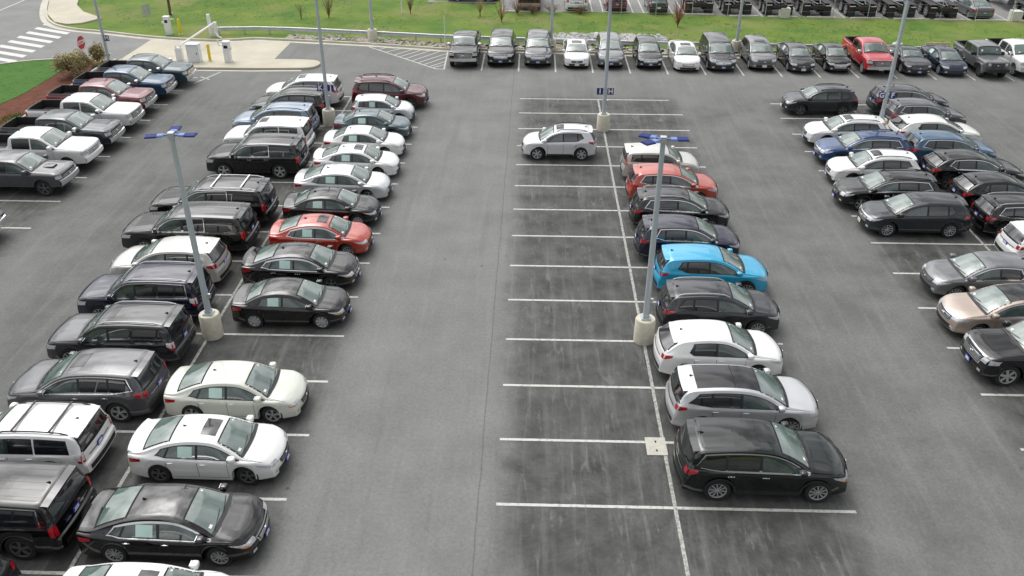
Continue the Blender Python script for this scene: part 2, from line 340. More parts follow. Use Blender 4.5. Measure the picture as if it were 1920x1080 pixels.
class Shell:
    def __init__(s, spec, L=None, H=None, W=None, bedx=None):
        t = TYPES[spec]; s.t = t
        s.L0 = t['prof'][-1][0]
        s.kx = (L or t['L']) / t['L']; s.kz = (H or t['H']) / t['H']
        s.L = s.L0 * s.kx; s.W = W or t['W']; s.hw = s.W / 2
        pr = [(x * s.kx, z * s.kz, r) for x, z, r in t['prof']]
        pts = []
        for i, (x, z, r) in enumerate(pr):
            if r <= 0 or i in (0, len(pr) - 1): pts.append((x, z)); continue
            p = Vector((x, z)); a = Vector(pr[i - 1][:2]) - p; b = Vector(pr[i + 1][:2]) - p
            ra = min(r, a.length * .49); rb = min(r, b.length * .49)
            A = p + a.normalized() * ra; B = p + b.normalized() * rb
            for k in range(7):
                u = k / 6; q = A * (1 - u) ** 2 + p * 2 * u * (1 - u) + B * u * u
                pts.append((q.x, q.y))
        s.cx = []; s.cz = []; s.ct = []; tt = 0
        for i, (x, z) in enumerate(pts):
            if i:
                dx, dz = x - pts[i - 1][0], z - pts[i - 1][1]; d = math.hypot(dx, dz)
                if d < 1e-6: continue
                tt += d
            s.cx.append(x + i * 1e-6); s.cz.append(z); s.ct.append(tt)
        s.bed = t['bed']
        if s.bed: s.bed = (s.bed[0] * s.kx, s.bed[1] * s.kx, s.bed[2])
        s.sill = t['sill']; s.Rw = t['R']; s.Ra = s.Rw + .05
        s.wh = [x * s.kx for x in t['wh']]
        s.boxy = spec in ('big', 'pickup', 'jeep', 'soul')
    @staticmethod
    def interp(X, Y, x):
        if x <= X[0]: return Y[0]
        if x >= X[-1]: return Y[-1]
        lo, hi = 0, len(X) - 1
        while hi - lo > 1:
            m = (lo + hi) // 2
            if X[m] <= x: lo = m
            else: hi = m
        d = X[hi] - X[lo]
        return Y[lo] + (Y[hi] - Y[lo]) * ((x - X[lo]) / d if d > 1e-12 else 0)
    def prof(s, x): return s.interp(s.cx, s.cz, x)
    def halfw(s, x):
        e = (.055 if s.bed else .09) if s.boxy else .14
        rr = .45 if s.boxy else .85
        f = 1.0
        if s.L - x < rr: f = 1 - e * (1 - max(0, s.L - x) / rr) ** 2.4
        if x < rr * .8: f = min(f, 1 - e * .8 * (1 - max(0, x) / (rr * .8)) ** 2.4)
        return s.hw * f
    def beltz(s, x, zt=None):
        b0, b1 = s.t['belt']; u = x / s.L
        z = (b0 + (b1 - b0) * u) * s.kz
        return min(z, (s.prof(x) if zt is None else zt) - .02)
    def bow(s, x):
        k = (.42 if s.bed else .55) if s.boxy else 1.0
        a = max(0, min(1, (x - (s.L - 2.2)) / 2.2)); b = max(0, min(1, (1.4 - x) / 1.4))
        if s.bed: b *= .15
        return -.23 * k * a ** 1.3 + .14 * k * b ** 1.3
    def warp(s, p):
        x, y, z = p
        f = (abs(y) / s.hw) ** 2
        return (x + s.bow(x) * f, y, z)
    def section(s, x, zt=None, arch=False, bed=False, zb=None):
        if zt is None: zt = s.prof(x)
        w = s.halfw(x); zl = s.beltz(x, zt)
        if zb is None:
            zb = s.sill + .05 * max(0, (x - s.L + .7) / .7) + .08 * max(0, (.6 - x) / .6)
        if arch:
            for xw in s.wh:
                d = abs(x - xw)
                if d < s.Ra: zb = max(zb, s.Rw + math.sqrt(s.Ra ** 2 - d * d))
        zb = min(zb, zl - .05)
        h = zt - zl
        wc = w - .045
        yr = wc - h * s.t['tum'] - .01
        r = min(.11, h * .5); crown = min(.045, .35 * h)
        zte = zt - crown
        dz = zl - zb
        P_ = [(w - .17, zb), (w - .035, zb), (w - .022, zb + min(.05, dz * .15)), (w - .020, zb + dz * .34), (w, zb + dz * .66),
              (w - .004, zl - min(.13, dz * .2)), (w - .018, zl - min(.04, dz * .08)), (wc, zl)]
        z0, z1 = zl, zte - r
        for k in (1, 2, 3):
            u = k / 4; P_.append((wc + (yr - wc) * u + .10 * h * u * (1 - u) * .5, z0 + (z1 - z0) * u))
        P_ += [(yr, z1), (yr - .28 * r, zte - .32 * r), (yr - r, zte)]
        yi = yr - r
        if bed:
            fl = s.bed[2]; yi2 = w - .16
            P_ += [(yi2, zt - .01), (yi2 - .01, (zt + fl) / 2), (yi2 - .02, fl), (yi2 * .6, fl), (yi2 * .3, fl), (0, fl)]
        else:
            for f in SF[1:]:
                z = zt - crown * f * f
                P_.append((yi * f, z + s.ridge(x, yi * f, h)))
        return P_
    def ridge(s, x, y, h):
        t = s.t
        if x > t['ws'][1] * s.kx + .12 and x < s.L - .35:
            return .016 * math.exp(-((abs(y) - .5 * s.hw) / .1) ** 2)
        return 0.0
    def side_y(s, x, z):
        sec = s.section(x)
        zs = [q[1] for q in sec[1:13]]; ys = [q[0] for q in sec[1:13]]
        return s.interp(zs, ys, z)
    def top_z(s, x, y):
        sec = s.section(x)[11:]
        ys = [q[0] for q in sec][::-1]; zs = [q[1] for q in sec][::-1]
        return s.interp(ys, zs, abs(y))
    def glass_top(s, x):
        return s.section(x)[11][1]
    def yroof(s, x):
        return s.section(x)[13][0]
    def xfront(s, z):
        # front branch of the profile: largest x at which prof >= z
        for i in range(len(s.cx) - 1, 0, -1):
            if s.cz[i - 1] >= z >= s.cz[i] or s.cz[i] >= z >= s.cz[i - 1]:
                d = s.cz[i - 1] - s.cz[i]
                u = (z - s.cz[i]) / d if abs(d) > 1e-9 else 0
                return s.cx[i] + (s.cx[i - 1] - s.cx[i]) * u
        return s.L
    def xrear(s, z):
        if z < s.cz[0]: return 0.0
        for i in range(1, len(s.cx)):
            if s.cz[i - 1] <= z <= s.cz[i]:
                d = s.cz[i] - s.cz[i - 1]
                u = (z - s.cz[i - 1]) / d if abs(d) > 1e-9 else 0
                return s.cx[i - 1] + (s.cx[i] - s.cx[i - 1]) * u
        return 0.0
    def body(s, step=.09):
        T = s.ct[-1]; ts = []
        n = int(T / step)
        ts = [T * i / n for i in range(n + 1)]
        # keep curve knots so corners stay crisp
        ts += s.ct
        ex = []
        for xw in s.wh:
            for k in range(13):
                ex.append(xw + s.Ra * math.cos(math.pi * k / 12) * .9995)
            ex += [xw - s.Ra - .004, xw + s.Ra + .004]
        if s.bed: ex += [s.bed[0], s.bed[0] + .002, s.bed[1], s.bed[1] - .002]
        ts += [s.interp(s.cx, s.ct, x) for x in ex]
        ts = sorted(ts); st = [ts[0]]
        for q in ts:
            if q - st[-1] > .0015: st.append(q)
        rows = []; inbed = []
        for q in st:
            x = s.interp(s.ct, s.cx, q); z = s.interp(s.ct, s.cz, q)
            b = bool(s.bed and s.bed[0] + .0005 < x < s.bed[1] - .0005)
            sec = s.section(x, z, True, b)
            half = [(x, y, zz) for y, zz in sec]
            row = [(a, -b_, c) for a, b_, c in half] + [p for p in half[-2::-1]]
            rows.append([s.warp(p) for p in row]); inbed.append(b)
        n = len(rows[0]); V = [p for r in rows for p in r]; F = []; FB = []
        for i in range(len(rows) - 1):
            for j in range(n - 1):
                a = i * n + j; q = (a, a + 1, a + 1 + n, a + n)
                jj = min(j, n - 2 - j)
                if s.bed and (inbed[i] or inbed[i + 1]) and jj >= 14: FB.append(q)
                else: F.append(q)
        # end caps, bowed like the rest
        for i, fl in ((0, 0), (len(rows) - 1, 1)):
            x = rows[i][n // 2][0]
            sec = s.section(s.interp(s.ct, s.cx, st[i]), s.interp(s.ct, s.cz, st[i]))
            xx = s.interp(s.ct, s.cx, st[i])
            base = len(V); K = 8
            for (y, z) in sec:
                V += [s.warp((xx, y * (2 * k / K - 1), z)) for k in range(K + 1)]
            for a in range(len(sec) - 1):
                for k in range(K):
                    q = base + a * (K + 1) + k; f = (q, q + 1, q + K + 2, q + K + 1)
                    F.append(f if fl else f[::-1])
        return V, F, FB
    # ---- patches lying just proud of the shell
    def patch(s, rows, off, hint):
        n = len(rows[0]); m = len(rows)
        W_ = [[Vector(s.warp(p)) for p in r] for r in rows]
        out = []
        for i in range(m):
            o = []
            for j in range(n):
                a = W_[min(i + 1, m - 1)][j] - W_[max(i - 1, 0)][j]
                b = W_[i][min(j + 1, n - 1)] - W_[i][max(j - 1, 0)]
                nn = a.cross(b)
                if nn.length < 1e-9: nn = Vector(hint)
                nn.normalize()
                if nn.dot(Vector(hint)) < 0: nn = -nn
                if nn.dot(Vector(hint)) < .15: nn = Vector(hint).normalized()
                o.append(W_[i][j] + nn * off)
            out.append(o)
        return out
    def side(s, mb, xa, xb, zb, zt, off, sd, nu=10, nv=4):
        """xa,xb: (bottom x, top x); zb, zt: functions of x"""
        rows = []
        for i in range(nu + 1):
            u = i / nu; row = []
            x0 = xa[0] + (xb[0] - xa[0]) * u; x1 = xa[1] + (xb[1] - xa[1]) * u
            for j in range(nv + 1):
                v = j / nv; x = x0 + (x1 - x0) * v
                a, b = zb(x), zt(x); b = max(b, a + .002)
                z = a + (b - a) * v
                row.append((x, sd * s.side_y(x, z), z))
            rows.append(row)
        mb.grid(s.patch(rows, off, (0, sd, .25)), flip=(sd > 0))
    def top(s, mb, x0, x1, Y, off, nu=6, nv=8, y0=None, hint=(0, 0, 1)):
        rows = []
        for i in range(nu + 1):
            x = x0 + (x1 - x0) * i / nu
            yy = Y(x); ya = -yy if y0 is None else y0(x)
            rows.append([(x, ya + (yy - ya) * j / nv, s.top_z(x, ya + (yy - ya) * j / nv)) for j in range(nv + 1)])
        mb.grid(s.patch(rows, off, hint))
    def face(s, mb, y0, y1, z0, z1, off, front=True, nu=6, nv=3, shape=None):
        rows = []
        for j in range(nv + 1):
            z = z0 + (z1 - z0) * j / nv; row = []
            x = s.xfront(z) if front else s.xrear(z)
            if z < (s.cz[-1] if front else s.cz[0]): x = s.L if front else 0
            k = shape(j / nv) if shape else 1.0
            lim = s.halfw(x) - .03
            for i in range(nu + 1):
                y = (y0 + (y1 - y0) * i / nu) * k
                row.append((x, max(-lim, min(lim, y)), z))
            rows.append(row)
        mb.grid(s.patch(rows, off, (1 if front else -1, 0, .3)), flip=front)
    def wrap(s, mb, yin, back, zlo, zhi, rise, off, front, sd, n1=5, n2=6, nv=3, taper=.35):
        """lamp cluster: from yin on the end face round the corner and 'back' metres along the side"""
        rows = []
        for i in range(n1 + n2 + 1):
            row = []
            for j in range(nv + 1):
                v = j / nv
                if i <= n1:
                    z = zlo + (zhi - zlo) * v
                    x = (s.xfront(z) if front else s.xrear(z))
                    yc = s.side_y(x, z) - .01
                    y = yin + (yc - yin) * i / n1
                else:
                    u = (i - n1) / n2
                    za = zlo + rise * u + (zhi - zlo) * taper * u * .8; zb_ = zhi + rise * u - (zhi - zlo) * taper * u * .2
                    z = za + (zb_ - za) * v
                    z1_ = zlo + (zhi - zlo) * v
                    x0 = (s.xfront(z1_) if front else s.xrear(z1_))
                    x = x0 - back * u if front else x0 + back * u
                    z = min(z, s.beltz(x) + .0)
                    y = s.side_y(x, z)
                row.append((x, sd * y, z))
            rows.append(row)
        fx = 1 if front else -1
        G = s.patch(rows, 0, (fx, sd, .3))
        out = []
        for i, r in enumerate(G):
            u = i / (len(G) - 1)
            nn = Vector((fx * (1 - u), sd * (u + .12), .12)).normalized()
            out.append([p + nn * off for p in r])
        mb.grid(out, flip=(sd * fx < 0))

# ---- wheels (shared meshes)
_wc = {}
def wheel_meshes(Rw, wd, style):
    k = (round(Rw, 3), wd, style)
    if k in _wc: return _wc[k]
    rr = Rw * (.68 if style != 'off' else .58)
    t = MB(); h = wd / 2
    t.lathe([(rr * .2, -h + .05), (rr, -h + .055), (rr, -h + .01), (Rw * .93, -h), (Rw, -h + .03), (Rw, h - .03), (Rw * .93, h), (rr, h - .01), (rr, h - .06), (rr * .1, h - .05), (.001, h - .05)], 28, 'y')
    tm = mesh_data('tyre', t.v, t.f, RUBBER, True, 50)
    mtl = {'dark': DARKALLOY, 'off': DARKALLOY}.get(style, SILV)
    m = MB(); o = h - .012
    for sg in (1,):
        m.lathe([(rr * 1.0, o - .012), (rr * 1.0, o + .006), (rr * .93, o), (rr * .90, o - .03)], 28, 'y')
        n = {'five': 5, 'ten': 10, 'dark': 5, 'hub': 8, 'off': 8, 'twin': 5, 'six': 6}[style]
        hubr = rr * (.34 if style == 'hub' else .2)
        m.lathe([(hubr, o - .03), (hubr, o - .01), (hubr * .6, o), (.001, o)], 12, 'y')
        def spoke(a, w0, w1):
            c, s_ = math.cos(a), math.sin(a)
            V = []
            for rad, w_, yy in ((hubr * .8, w0, o - .008), (rr * .94, w1, o - .002)):
                for e in (-1, 1):
                    V.append((c * rad - s_ * e * w_, yy, s_ * rad + c * e * w_))
                    V.append((c * rad - s_ * e * w_ * 1.1, yy - .035, s_ * rad + c * e * w_ * 1.1))
            m.add(V, [(0, 2, 6, 4), (0, 4, 5, 1), (2, 3, 7, 6), (1, 5, 7, 3), (4, 6, 7, 5)])
        for i in range(n):
            a = 2 * math.pi * (i + .25) / n
            if style in ('twin', 'dark'):
                for e in (-.13, .13): spoke(a + e, rr * .05, rr * .07)
            elif style in ('five', 'six'): spoke(a, rr * .12, rr * .16)
            elif style == 'hub': spoke(a, rr * .13, rr * .22)
            else: spoke(a, rr * .045, rr * .075)
    rm = mesh_data('rim', m.v, m.f, mtl, True, 30)
    _wc[k] = (tm, rm); return _wc[k]

_logo = {}
def car(kind, color, name, label, cat, group, x, y, heading, L=None, H=None, W=None, rim='ten', trim='black',
        roof=None, paper=False, rails=None, clad=False, plate='blue', tailmat=None, grille='black', stickers=True,
        privacy=None, fin=True, bars=False, scoop=False, tow=False, wiper=True, open_sun=False, rimR=None, lampamber=False, dlo=None, kick=None, split=None):
    """x,y = ground point below the middle of the nose; heading = direction the nose points"""
    S = Shell(kind, L, H, W); t = S.t; kx, kz = S.kx, S.kz; pm = P(color)
    c, s_ = math.cos(heading), math.sin(heading)
    ox = x - c * S.L / 2; oy = y - s_ * S.L / 2
    root = thing(name, label, cat, (ox, oy, 0), heading, group)
    panes = list(t['panes'])
    if dlo == 'short' and len(panes) > 2: panes[2] = (panes[2][0] + .22, panes[2][1] + .16, panes[2][2], panes[2][3])
    if dlo == 'long' and len(panes) > 2: panes[2] = (panes[2][0] - .14, panes[2][1] - .02, panes[2][2], panes[2][3])
    if dlo == 'two': panes = panes[:2]
    if split is None: split = kind in ('pickup', 'jeep')
    if kick is None: kick = .09 if kind in ('cross', 'cross2', 'suv', 'wagon') else (.05 if kind == 'sedan' else 0)
    kx1 = panes[-1][2] * kx; kx0 = panes[-1][0] * kx
    if len(panes) > 1 and len(panes) < 3: kx1 = kx0 + .35
    wb = lambda q: S.beltz(q) + kick * max(0.0, min(1.0, (kx1 + .05 - q) / max(.1, kx1 - kx0))) ** 1.4
    dx = Vector((-S.L / 2, 0, 0))
    def put(nm, mb, m, smooth=True, angle=38, parent=root):
        V = [(v[0] + dx.x, v[1], v[2]) for v in mb.v] if parent is root or parent.parent is root else mb.v
        return obj(nm, mesh_data(nm, V, mb.f, m, smooth, angle), parent)
    V, F, FB = S.body()
    b = MB(); b.v, b.f = V, F
    body = put('body', b, pm, True, 42)
    if FB:
        b2 = MB(); b2.v, b2.f = V, FB
        # keep only used vertices
        used = sorted({i for f in FB for i in f}); mp = {o_: n_ for n_, o_ in enumerate(used)}
        b2.v = [V[i] for i in used]; b2.f = [tuple(mp[i] for i in f) for f in FB]
        put('bed_liner', b2, LINER, True, 30)
    ub = MB().box((S.L / 2, 0, S.sill + .24), (S.L - .5, S.W - .42, .44))
    if not S.bed: ub.box((S.L * .5, 0, S.sill + .48), (S.L - .9, S.W - .5, .16))
    put('underbody', ub, UNDER, False)
    # glazing
    X = lambda q: tuple(a * kx for a in q)
    wsx0, wsx1 = X(t['ws']); rg0, rg1 = X(t['rg'])
    g = MB(); S.top(g, wsx0 - .03, wsx1 + .05, lambda q: S.yroof(q) + .012, .003, 10, 10, hint=(.5, 0, 1))
    put('windscreen_frame', g, GAP)
    g = MB(); S.top(g, wsx0 + .01, wsx1 - .03, lambda q: S.yroof(q) - .035, .007, 10, 10, hint=(.5, 0, 1))
    wsob = put('windscreen', g, GLASS)
    hr = (-1, 0, .6) if (S.t['suv'] or S.bed or kind == 'van') else (-.5, 0, 1)
    priv = privacy if privacy is not None else (S.t['suv'] or kind in ('van', 'pickup'))
    if kind not in ('pickup', 'jeep'):
        g = MB(); S.top(g, rg0 - .02, rg1 + .02, lambda q: S.yroof(q) + .01, .003, 10, 10, hint=hr)
        put('rear_window_frame', g, GAP)
        g = MB(); S.top(g, rg0 + (rg1 - rg0) * .04, rg1 - (rg1 - rg0) * .04, lambda q: S.yroof(q) - .04, .007, 10, 10, hint=hr)
        put('rear_window', g, PGLASS if priv else GLASS)
    else:
        g = MB(); xr = t['rg'][0] * kx
        zz0, zz1 = 1.42 * kz, 1.74 * kz
        S.face(g, -.62, .62, zz0, zz1, .008, False, 8, 5)
        put('rear_window', g, PGLASS)
    for sd in (1, -1):
        groups = [panes] if not split else ([panes[:2], panes[2:]] if len(panes) > 2 else [[q] for q in panes])
        if split and kind in ('pickup', 'jeep'): groups = [[q] for q in panes]
        for gi, ps in enumerate(groups):
            if not ps: continue
            pm_ = .05 if not split else .022
            xa = min(p[0] for p in ps) * kx - pm_, min(p[1] for p in ps) * kx - pm_
            fw_ = .08 if gi == 0 else pm_
            xb = ps[0][2] * kx + fw_, ps[0][3] * kx + fw_
            if trim == 'chrome' and kind != 'pickup' and gi == 0:
                g = MB(); S.side(g, (xa[0] - .05, xa[1] - .03), (xb[0] + .05, xb[1] + .05), lambda q: wb(q) - .014, lambda q: S.glass_top(q) + .032, .0025, sd, 16, 4)
                put('window_trim', g, CHROME)
            g = MB(); S.side(g, xa, xb, lambda q: wb(q) + .012, lambda q: S.glass_top(q) + .002, .0045, sd, 16, 4)
            put('window_frame', g, BLACKP)
        for i, p in enumerate(panes):
            g = MB(); S.side(g, (p[0] * kx, p[1] * kx), (p[2] * kx, p[3] * kx), lambda q: wb(q) + .035, lambda q: S.glass_top(q) - .022, .008, sd, 12 if i == 0 else 7, 4)
            put('window', g, SGLASS if (i == 0 or not priv) else PGLASS)
    if paper:
        p = t['panes'][1]; a, b_ = p[0] * kx, p[2] * kx
        g = MB(); S.side(g, (a + (b_ - a) * .42, a + (b_ - a) * .42), (a + (b_ - a) * .9, a + (b_ - a) * .9), lambda q: S.beltz(q) + .05, lambda q: min(S.glass_top(q) - .03, S.beltz(q) + .33), .012, -1, 5, 3)
        put('window_sheet', g, PAPER)
    # door seams
    g = MB()
    for sd in (1, -1):
        ps = t['panes']; xs = [ps[0][0] * kx - .04]
        xs.append(min(ps[0][2] * kx - .02, S.wh[1] - S.Ra - .08))
        if len(ps) > 1: xs.append(max(ps[1][0] * kx - .02, S.wh[0] + S.Ra * .72))
        for q in xs:
            S.side(g, (q - .006, q - .006), (q + .006, q + .006), lambda z: S.sill + .10 if abs(z - S.wh[0]) > S.Ra else S.Rw + math.sqrt(max(0, S.Ra ** 2 - (z - S.wh[0]) ** 2)) + .02, lambda z: S.beltz(z) - .005, .002, sd, 1, 8)
        S.side(g, (xs[-1], xs[-1]), (xs[1], xs[1]), lambda z: S.sill + .10 if abs(z - S.wh[0]) > S.Ra + .02 else S.Rw + S.Ra, lambda z: (S.sill + .10 if abs(z - S.wh[0]) > S.Ra + .02 else S.Rw + S.Ra) + .010, .002, sd, 12, 1)
    put('panel_gap', g, GAP, False)
    # bonnet edges
    for sd in (1, -1):
        g = MB()
        yh = lambda q: (S.section(q)[13][0])
        S.top(g, wsx1 + .06, S.L - .30 * kx, lambda q: sd * (yh(q) + .006), .002, 10, 1, y0=lambda q: sd * (yh(q) - .004))
        put('bonnet_gap', g, GAP, False)
    # cowl
    g = MB(); S.top(g, wsx1 - .02, wsx1 + .07, lambda q: S.yroof(q) - .02, .012, 2, 10)
    put('cowl', g, BLACKP)
    if wiper:
        g = MB()
        for ya, yb, xa_, xb_ in ((-.55, .05, .0, -.10), (.02, .58, .0, -.08)):
            pa = S.warp((wsx1 - .02, ya * S.hw / .9, 0)); q0 = wsx1 - .01 + xa_
            pts = []
            for k in range(5):
                u = k / 4; xx = q0 + (xb_ - xa_) * u; yy = (ya + (yb - ya) * u) * S.hw / .9
                wp = S.warp((xx, yy, S.top_z(xx, yy) + .03)); pts.append(wp)
            g.tube(pts, .009, 4)
        put('wiper', g, BLACKP)
    # door handles and mirrors
    for sd in (1, -1):
        for i, p in enumerate(t['panes'][:2]):
            q = p[0] * kx + .12; z = S.beltz(q) - .13
            g = MB().blob((q + dx.x, sd * (S.side_y(q, z) + .015), z), (.20, .035, .035), 8, 4)
            obj('door_handle', mesh_data('door_handle', g.v, g.f, CHROME if trim == 'chrome' else pm), root)
        q = t['panes'][0][2] * kx - .10; z = S.beltz(q) + .09
        wq = S.warp((q, sd * S.side_y(q, z), z))
        mb_ = (.20, .22, .17) if not S.boxy else (.20, .25, .25)
        g = MB().blob((wq[0] + dx.x - .02, wq[1] + sd * (.04 + mb_[1] / 2), z + .03), mb_, 12, 8, .5)
        g.box((wq[0] + dx.x, wq[1] + sd * .04, z - .02), (.07, .12, .05))
        mo = obj('side_mirror', mesh_data('side_mirror', g.v, g.f, CHROME if (trim == 'chrome' and kind == 'pickup') else (BLACKP if kind in ('jeep',) else pm)), root)
        g = MB().box((wq[0] + dx.x - .02 - mb_[0] / 2, wq[1] + sd * (.04 + mb_[1] / 2), z + .03), (.012, mb_[1] * .8, mb_[2] * .7))
        obj('mirror_glass', mesh_data('mirror_glass', g.v, g.f, MIRROR, False), mo)
    # lights
    z0, z1 = [q * kz for q in t['lamp']]; gh = t['grille'][2]
    for sd in (1, -1):
        if kind == 'jeep':
            g = MB().lathe([(.10, 0), (.10, .03), (.06, .045), (.001, .05)], 16, 'y')
            V_ = [(S.L + dx.x + v[1] - .01, sd * .56 + v[0], 1.0 + v[2]) for v in g.v]
            obj('headlight', mesh_data('headlight', V_, g.f, HEADL), root)
        else:
            g = MB(); S.wrap(g, max(gh * .92, S.hw * .52), .40 * kx if kind != 'pickup' else .12, z0, z1, .07 if not S.boxy else 0, .008, True, sd, taper=.6 if not S.boxy else .2)
            hl = put('headlight', g, HEADL)
            if lampamber:
                g = MB(); S.wrap(g, S.hw * .8, .14, z0 + .01, z0 + .05, .01, .014, True, sd); put('indicator_lens', g, AMBER, parent=hl)
        z2, z3, tb = t['tail'][0] * kz, t['tail'][1] * kz, t['tail'][2]
        yin = {'sedan': .50, 'sedan2': .52, 'coupe': .45, 'fast': .45}.get(kind, .64 if not S.boxy else .84) * S.hw / .9
        if S.boxy: yin = S.hw * .82
        g = MB(); S.wrap(g, yin, tb if not S.boxy else .12, z2, z3, .03 if not S.boxy else 0, .010, False, sd, taper=.5 if not S.boxy else .1)
        tl = put('taillight', g, TAIL)
        if tailmat == 'clear':
            g = MB(); S.wrap(g, yin + .02, .2, z2 + .07, z3 - .01, .03, .014, False, sd); put('clear_lens', g, TAILW, parent=tl)
        g = MB(); S.face(g, sd * S.hw * .60, sd * S.hw * .76, S.sill + .13, S.sill + .22, .012, True, 3, 2); put('fog_light', g, HEADL)
    # grille and bumpers
    ga, gb, gw = t['grille'][0] * kz, t['grille'][1] * kz, t['grille'][2]
    tap = lambda v: .82 + .18 * v
    if grille in ('chrome', 'chromebars', 'silver'):
        g = MB(); S.face(g, -gw - .05, gw + .05, ga - .045, gb + .045, .007, True, 10, 4, tap); put('grille_surround', g, CHROME)
    if grille != 'none':
        g = MB(); S.face(g, -gw, gw, ga, gb, .012, True, 10, 4, tap); gr = put('grille', g, BLACKP if grille != 'body' else pm)
        g = MB(); nb = 4 if grille == 'chromebars' else 3
        if kind == 'jeep':
            for i in range(8):
                yy = -.42 + .12 * i
                S.face(g, yy - .025, yy + .025, ga, gb, .02, True, 1, 3)
            put('grille_bar', g, pm, parent=gr)
        else:
            for i in range(nb):
                zz = ga + (gb - ga) * (i + 1) / (nb + 1)
                S.face(g, -gw * .95, gw * .95, zz - .020, zz + .020, .022, True, 8, 1, tap)
            put('grille_bar', g, CHROME if grille in ('chrome', 'chromebars', 'silver') else DARKALLOY, parent=gr)
        g = MB().blob((S.L + dx.x + .02, 0, (ga + gb) / 2), (.03, .14, .09), 10, 6, .9)
        obj('badge', mesh_data('badge', g.v, g.f, CHROME), root)
    ia, ib, iw = t['intake']
    g = MB(); S.face(g, -iw, iw, ia, ib, .010, True, 10, 3, lambda v: 1.0); put('lower_intake', g, BLACKP)
    if kind == 'pickup':
        for fr in (True, False):
            g = MB(); hwid = S.hw * .93
            xx = S.L + .06 if fr else -.10
            rows = []
            for i in range(13):
                yy = -hwid + 2 * hwid * i / 12; bx = S.bow(S.L if fr else 0) * (yy / S.hw) ** 2
                px = xx + bx + dx.x; sgn = 1 if fr else -1
                rows.append([(px - sgn * .16, yy, .84), (px, yy, .80), (px + sgn * .02, yy, .68), (px, yy, .56), (px - sgn * .16, yy, .52)])
            g.grid(rows, flip=not fr); obj('bumper', mesh_data('bumper', g.v, g.f, CHROME if trim == 'chrome' else (pm if trim == 'body' else SILV)), root)
    if kind == 'jeep':
        for g in (MB().box((S.L + dx.x + .16, 0, .66), (.22, 1.45, .22)), MB().box((dx.x - .10, 0, .62), (.16, 1.5, .18))):
            obj('bumper', mesh_data('bumper', g.v, g.f, BLACKP, False), root)
        for sd in (1, -1):
            for xw in S.wh:
                g = MB(); rows = []
                for k in range(13):
                    a = math.pi * (k / 12); px = xw + (S.Ra + .04) * math.cos(a) * 1.1; pz = S.Rw + (S.Ra + .08) * min(math.sin(a) * 1.3, 1.0)
                    rows.append([(px + dx.x, sd * (S.hw - .1), pz), (px + dx.x, sd * (S.hw + .11), pz - .01), (px + dx.x, sd * (S.hw + .12), pz - .05)])
                g.grid(rows, flip=sd > 0); obj('fender_flare', mesh_data('fender_flare', g.v, g.f, pm), root)
    if S.t['suv'] and kind != 'jeep' and (clad or kind != 'big'):
        cm = BLACKP
        for sd in (1, -1):
            g = MB()
            S.side(g, (S.wh[0] + S.Ra + .03,) * 2, (S.wh[1] - S.Ra - .03,) * 2, lambda q: S.sill + .005, lambda q: S.sill + .10 + (.06 if clad else 0), .006, sd, 10, 2)
            ww = .07 if clad else .0
            if clad:
                for xw in S.wh:
                    rows = []
                    for k in range(15):
                        a = math.pi * k / 14; row = []
                        for rr in (S.Ra - .005, S.Ra + .035, S.Ra + ww):
                            px, pz = xw + rr * math.cos(a), S.Rw + rr * math.sin(a)
                            row.append((px, sd * (S.side_y(px, pz)), pz))
                        rows.append(row)
                    g.grid(S.patch(rows, .010, (0, sd, .1)), flip=(sd < 0))
            put('sill_cladding', g, cm)
    # rear bumper insert and plates
    zc = S.sill + .12
    g = MB(); S.face(g, -S.hw * .78, S.hw * .78, zc, zc + (.16 if S.t['suv'] else .08), .010, False, 10, 2); put('rear_valance', g, BLACKP)
    if kind in ('big', 'suv', 'cross', 'cross2', 'wagon', 'soul'):
        zt_ = S.cz[1] if False else .78 * kz
        g = MB(); S.face(g, -S.hw * .62, S.hw * .62, (1.00 if kind == 'big' else .93) * kz - .05, (1.00 if kind == 'big' else .93) * kz - .02, .014, False, 8, 1)
        put('tailgate_trim', g, CHROME if trim == 'chrome' else BLACKP)
    if plate:
        pz = t['plz'] * kz
        px = S.xrear(pz)
        g = MB().box((px + dx.x - .022, 0, pz), (.016, .31, .16)); pl = obj('number_plate', mesh_data('number_plate', g.v, g.f, PLATEW if plate == 'white' else PLATEB, False), root)
        g = MB().box((S.L + dx.x + .035, 0, (ia + ib) / 2 + .03), (.016, .31, .16)); pl2 = obj('number_plate', mesh_data('number_plate', g.v, g.f, PLATEW if plate == 'white' else PLATEB, False), root)
        if plate == 'blue':
            for px_, pz_, e in ((px + dx.x - .034, pz, 1), (S.L + dx.x + .047, (ia + ib) / 2 + .03, 1)):
                g = MB().box((px_, 0, pz_ + .025), (.006, .2, .035)).box((px_, .01, pz_ - .03), (.006, .24, .03))
                obj('plate_marking', mesh_data('plate_marking', g.v, g.f, PAPERW, False), pl if px_ < 0 else pl2)
    # roof furniture
    xs0, xs1 = rg1 + .18, wsx0 - .12
    if roof == 'sun':
        g = MB(); S.top(g, wsx0 - .62 * kx, wsx0 - .14, lambda q: .36, .006, 4, 6); put('sunroof', g, ROOFG)
    elif roof == 'pano':
        g = MB(); S.top(g, rg1 + .35, wsx0 - .02, lambda q: S.yroof(q) - .03, .006, 8, 8); put('panoramic_roof', g, ROOFG)
        g = MB(); xm = (rg1 + .35 + wsx0) / 2 + .2; S.top(g, xm - .012, xm + .012, lambda q: S.yroof(q) - .03, .009, 1, 6); put('roof_joint', g, GAP)
    elif roof == 'ribs':
        g = MB()
        for yy in (-.5, -.25, 0, .25, .5):
            S.top(g, xs0 + .05, xs1 - .35, lambda q: yy + .02, .003, 6, 1, y0=lambda q: yy - .02)
        put('roof_rib', g, pm)
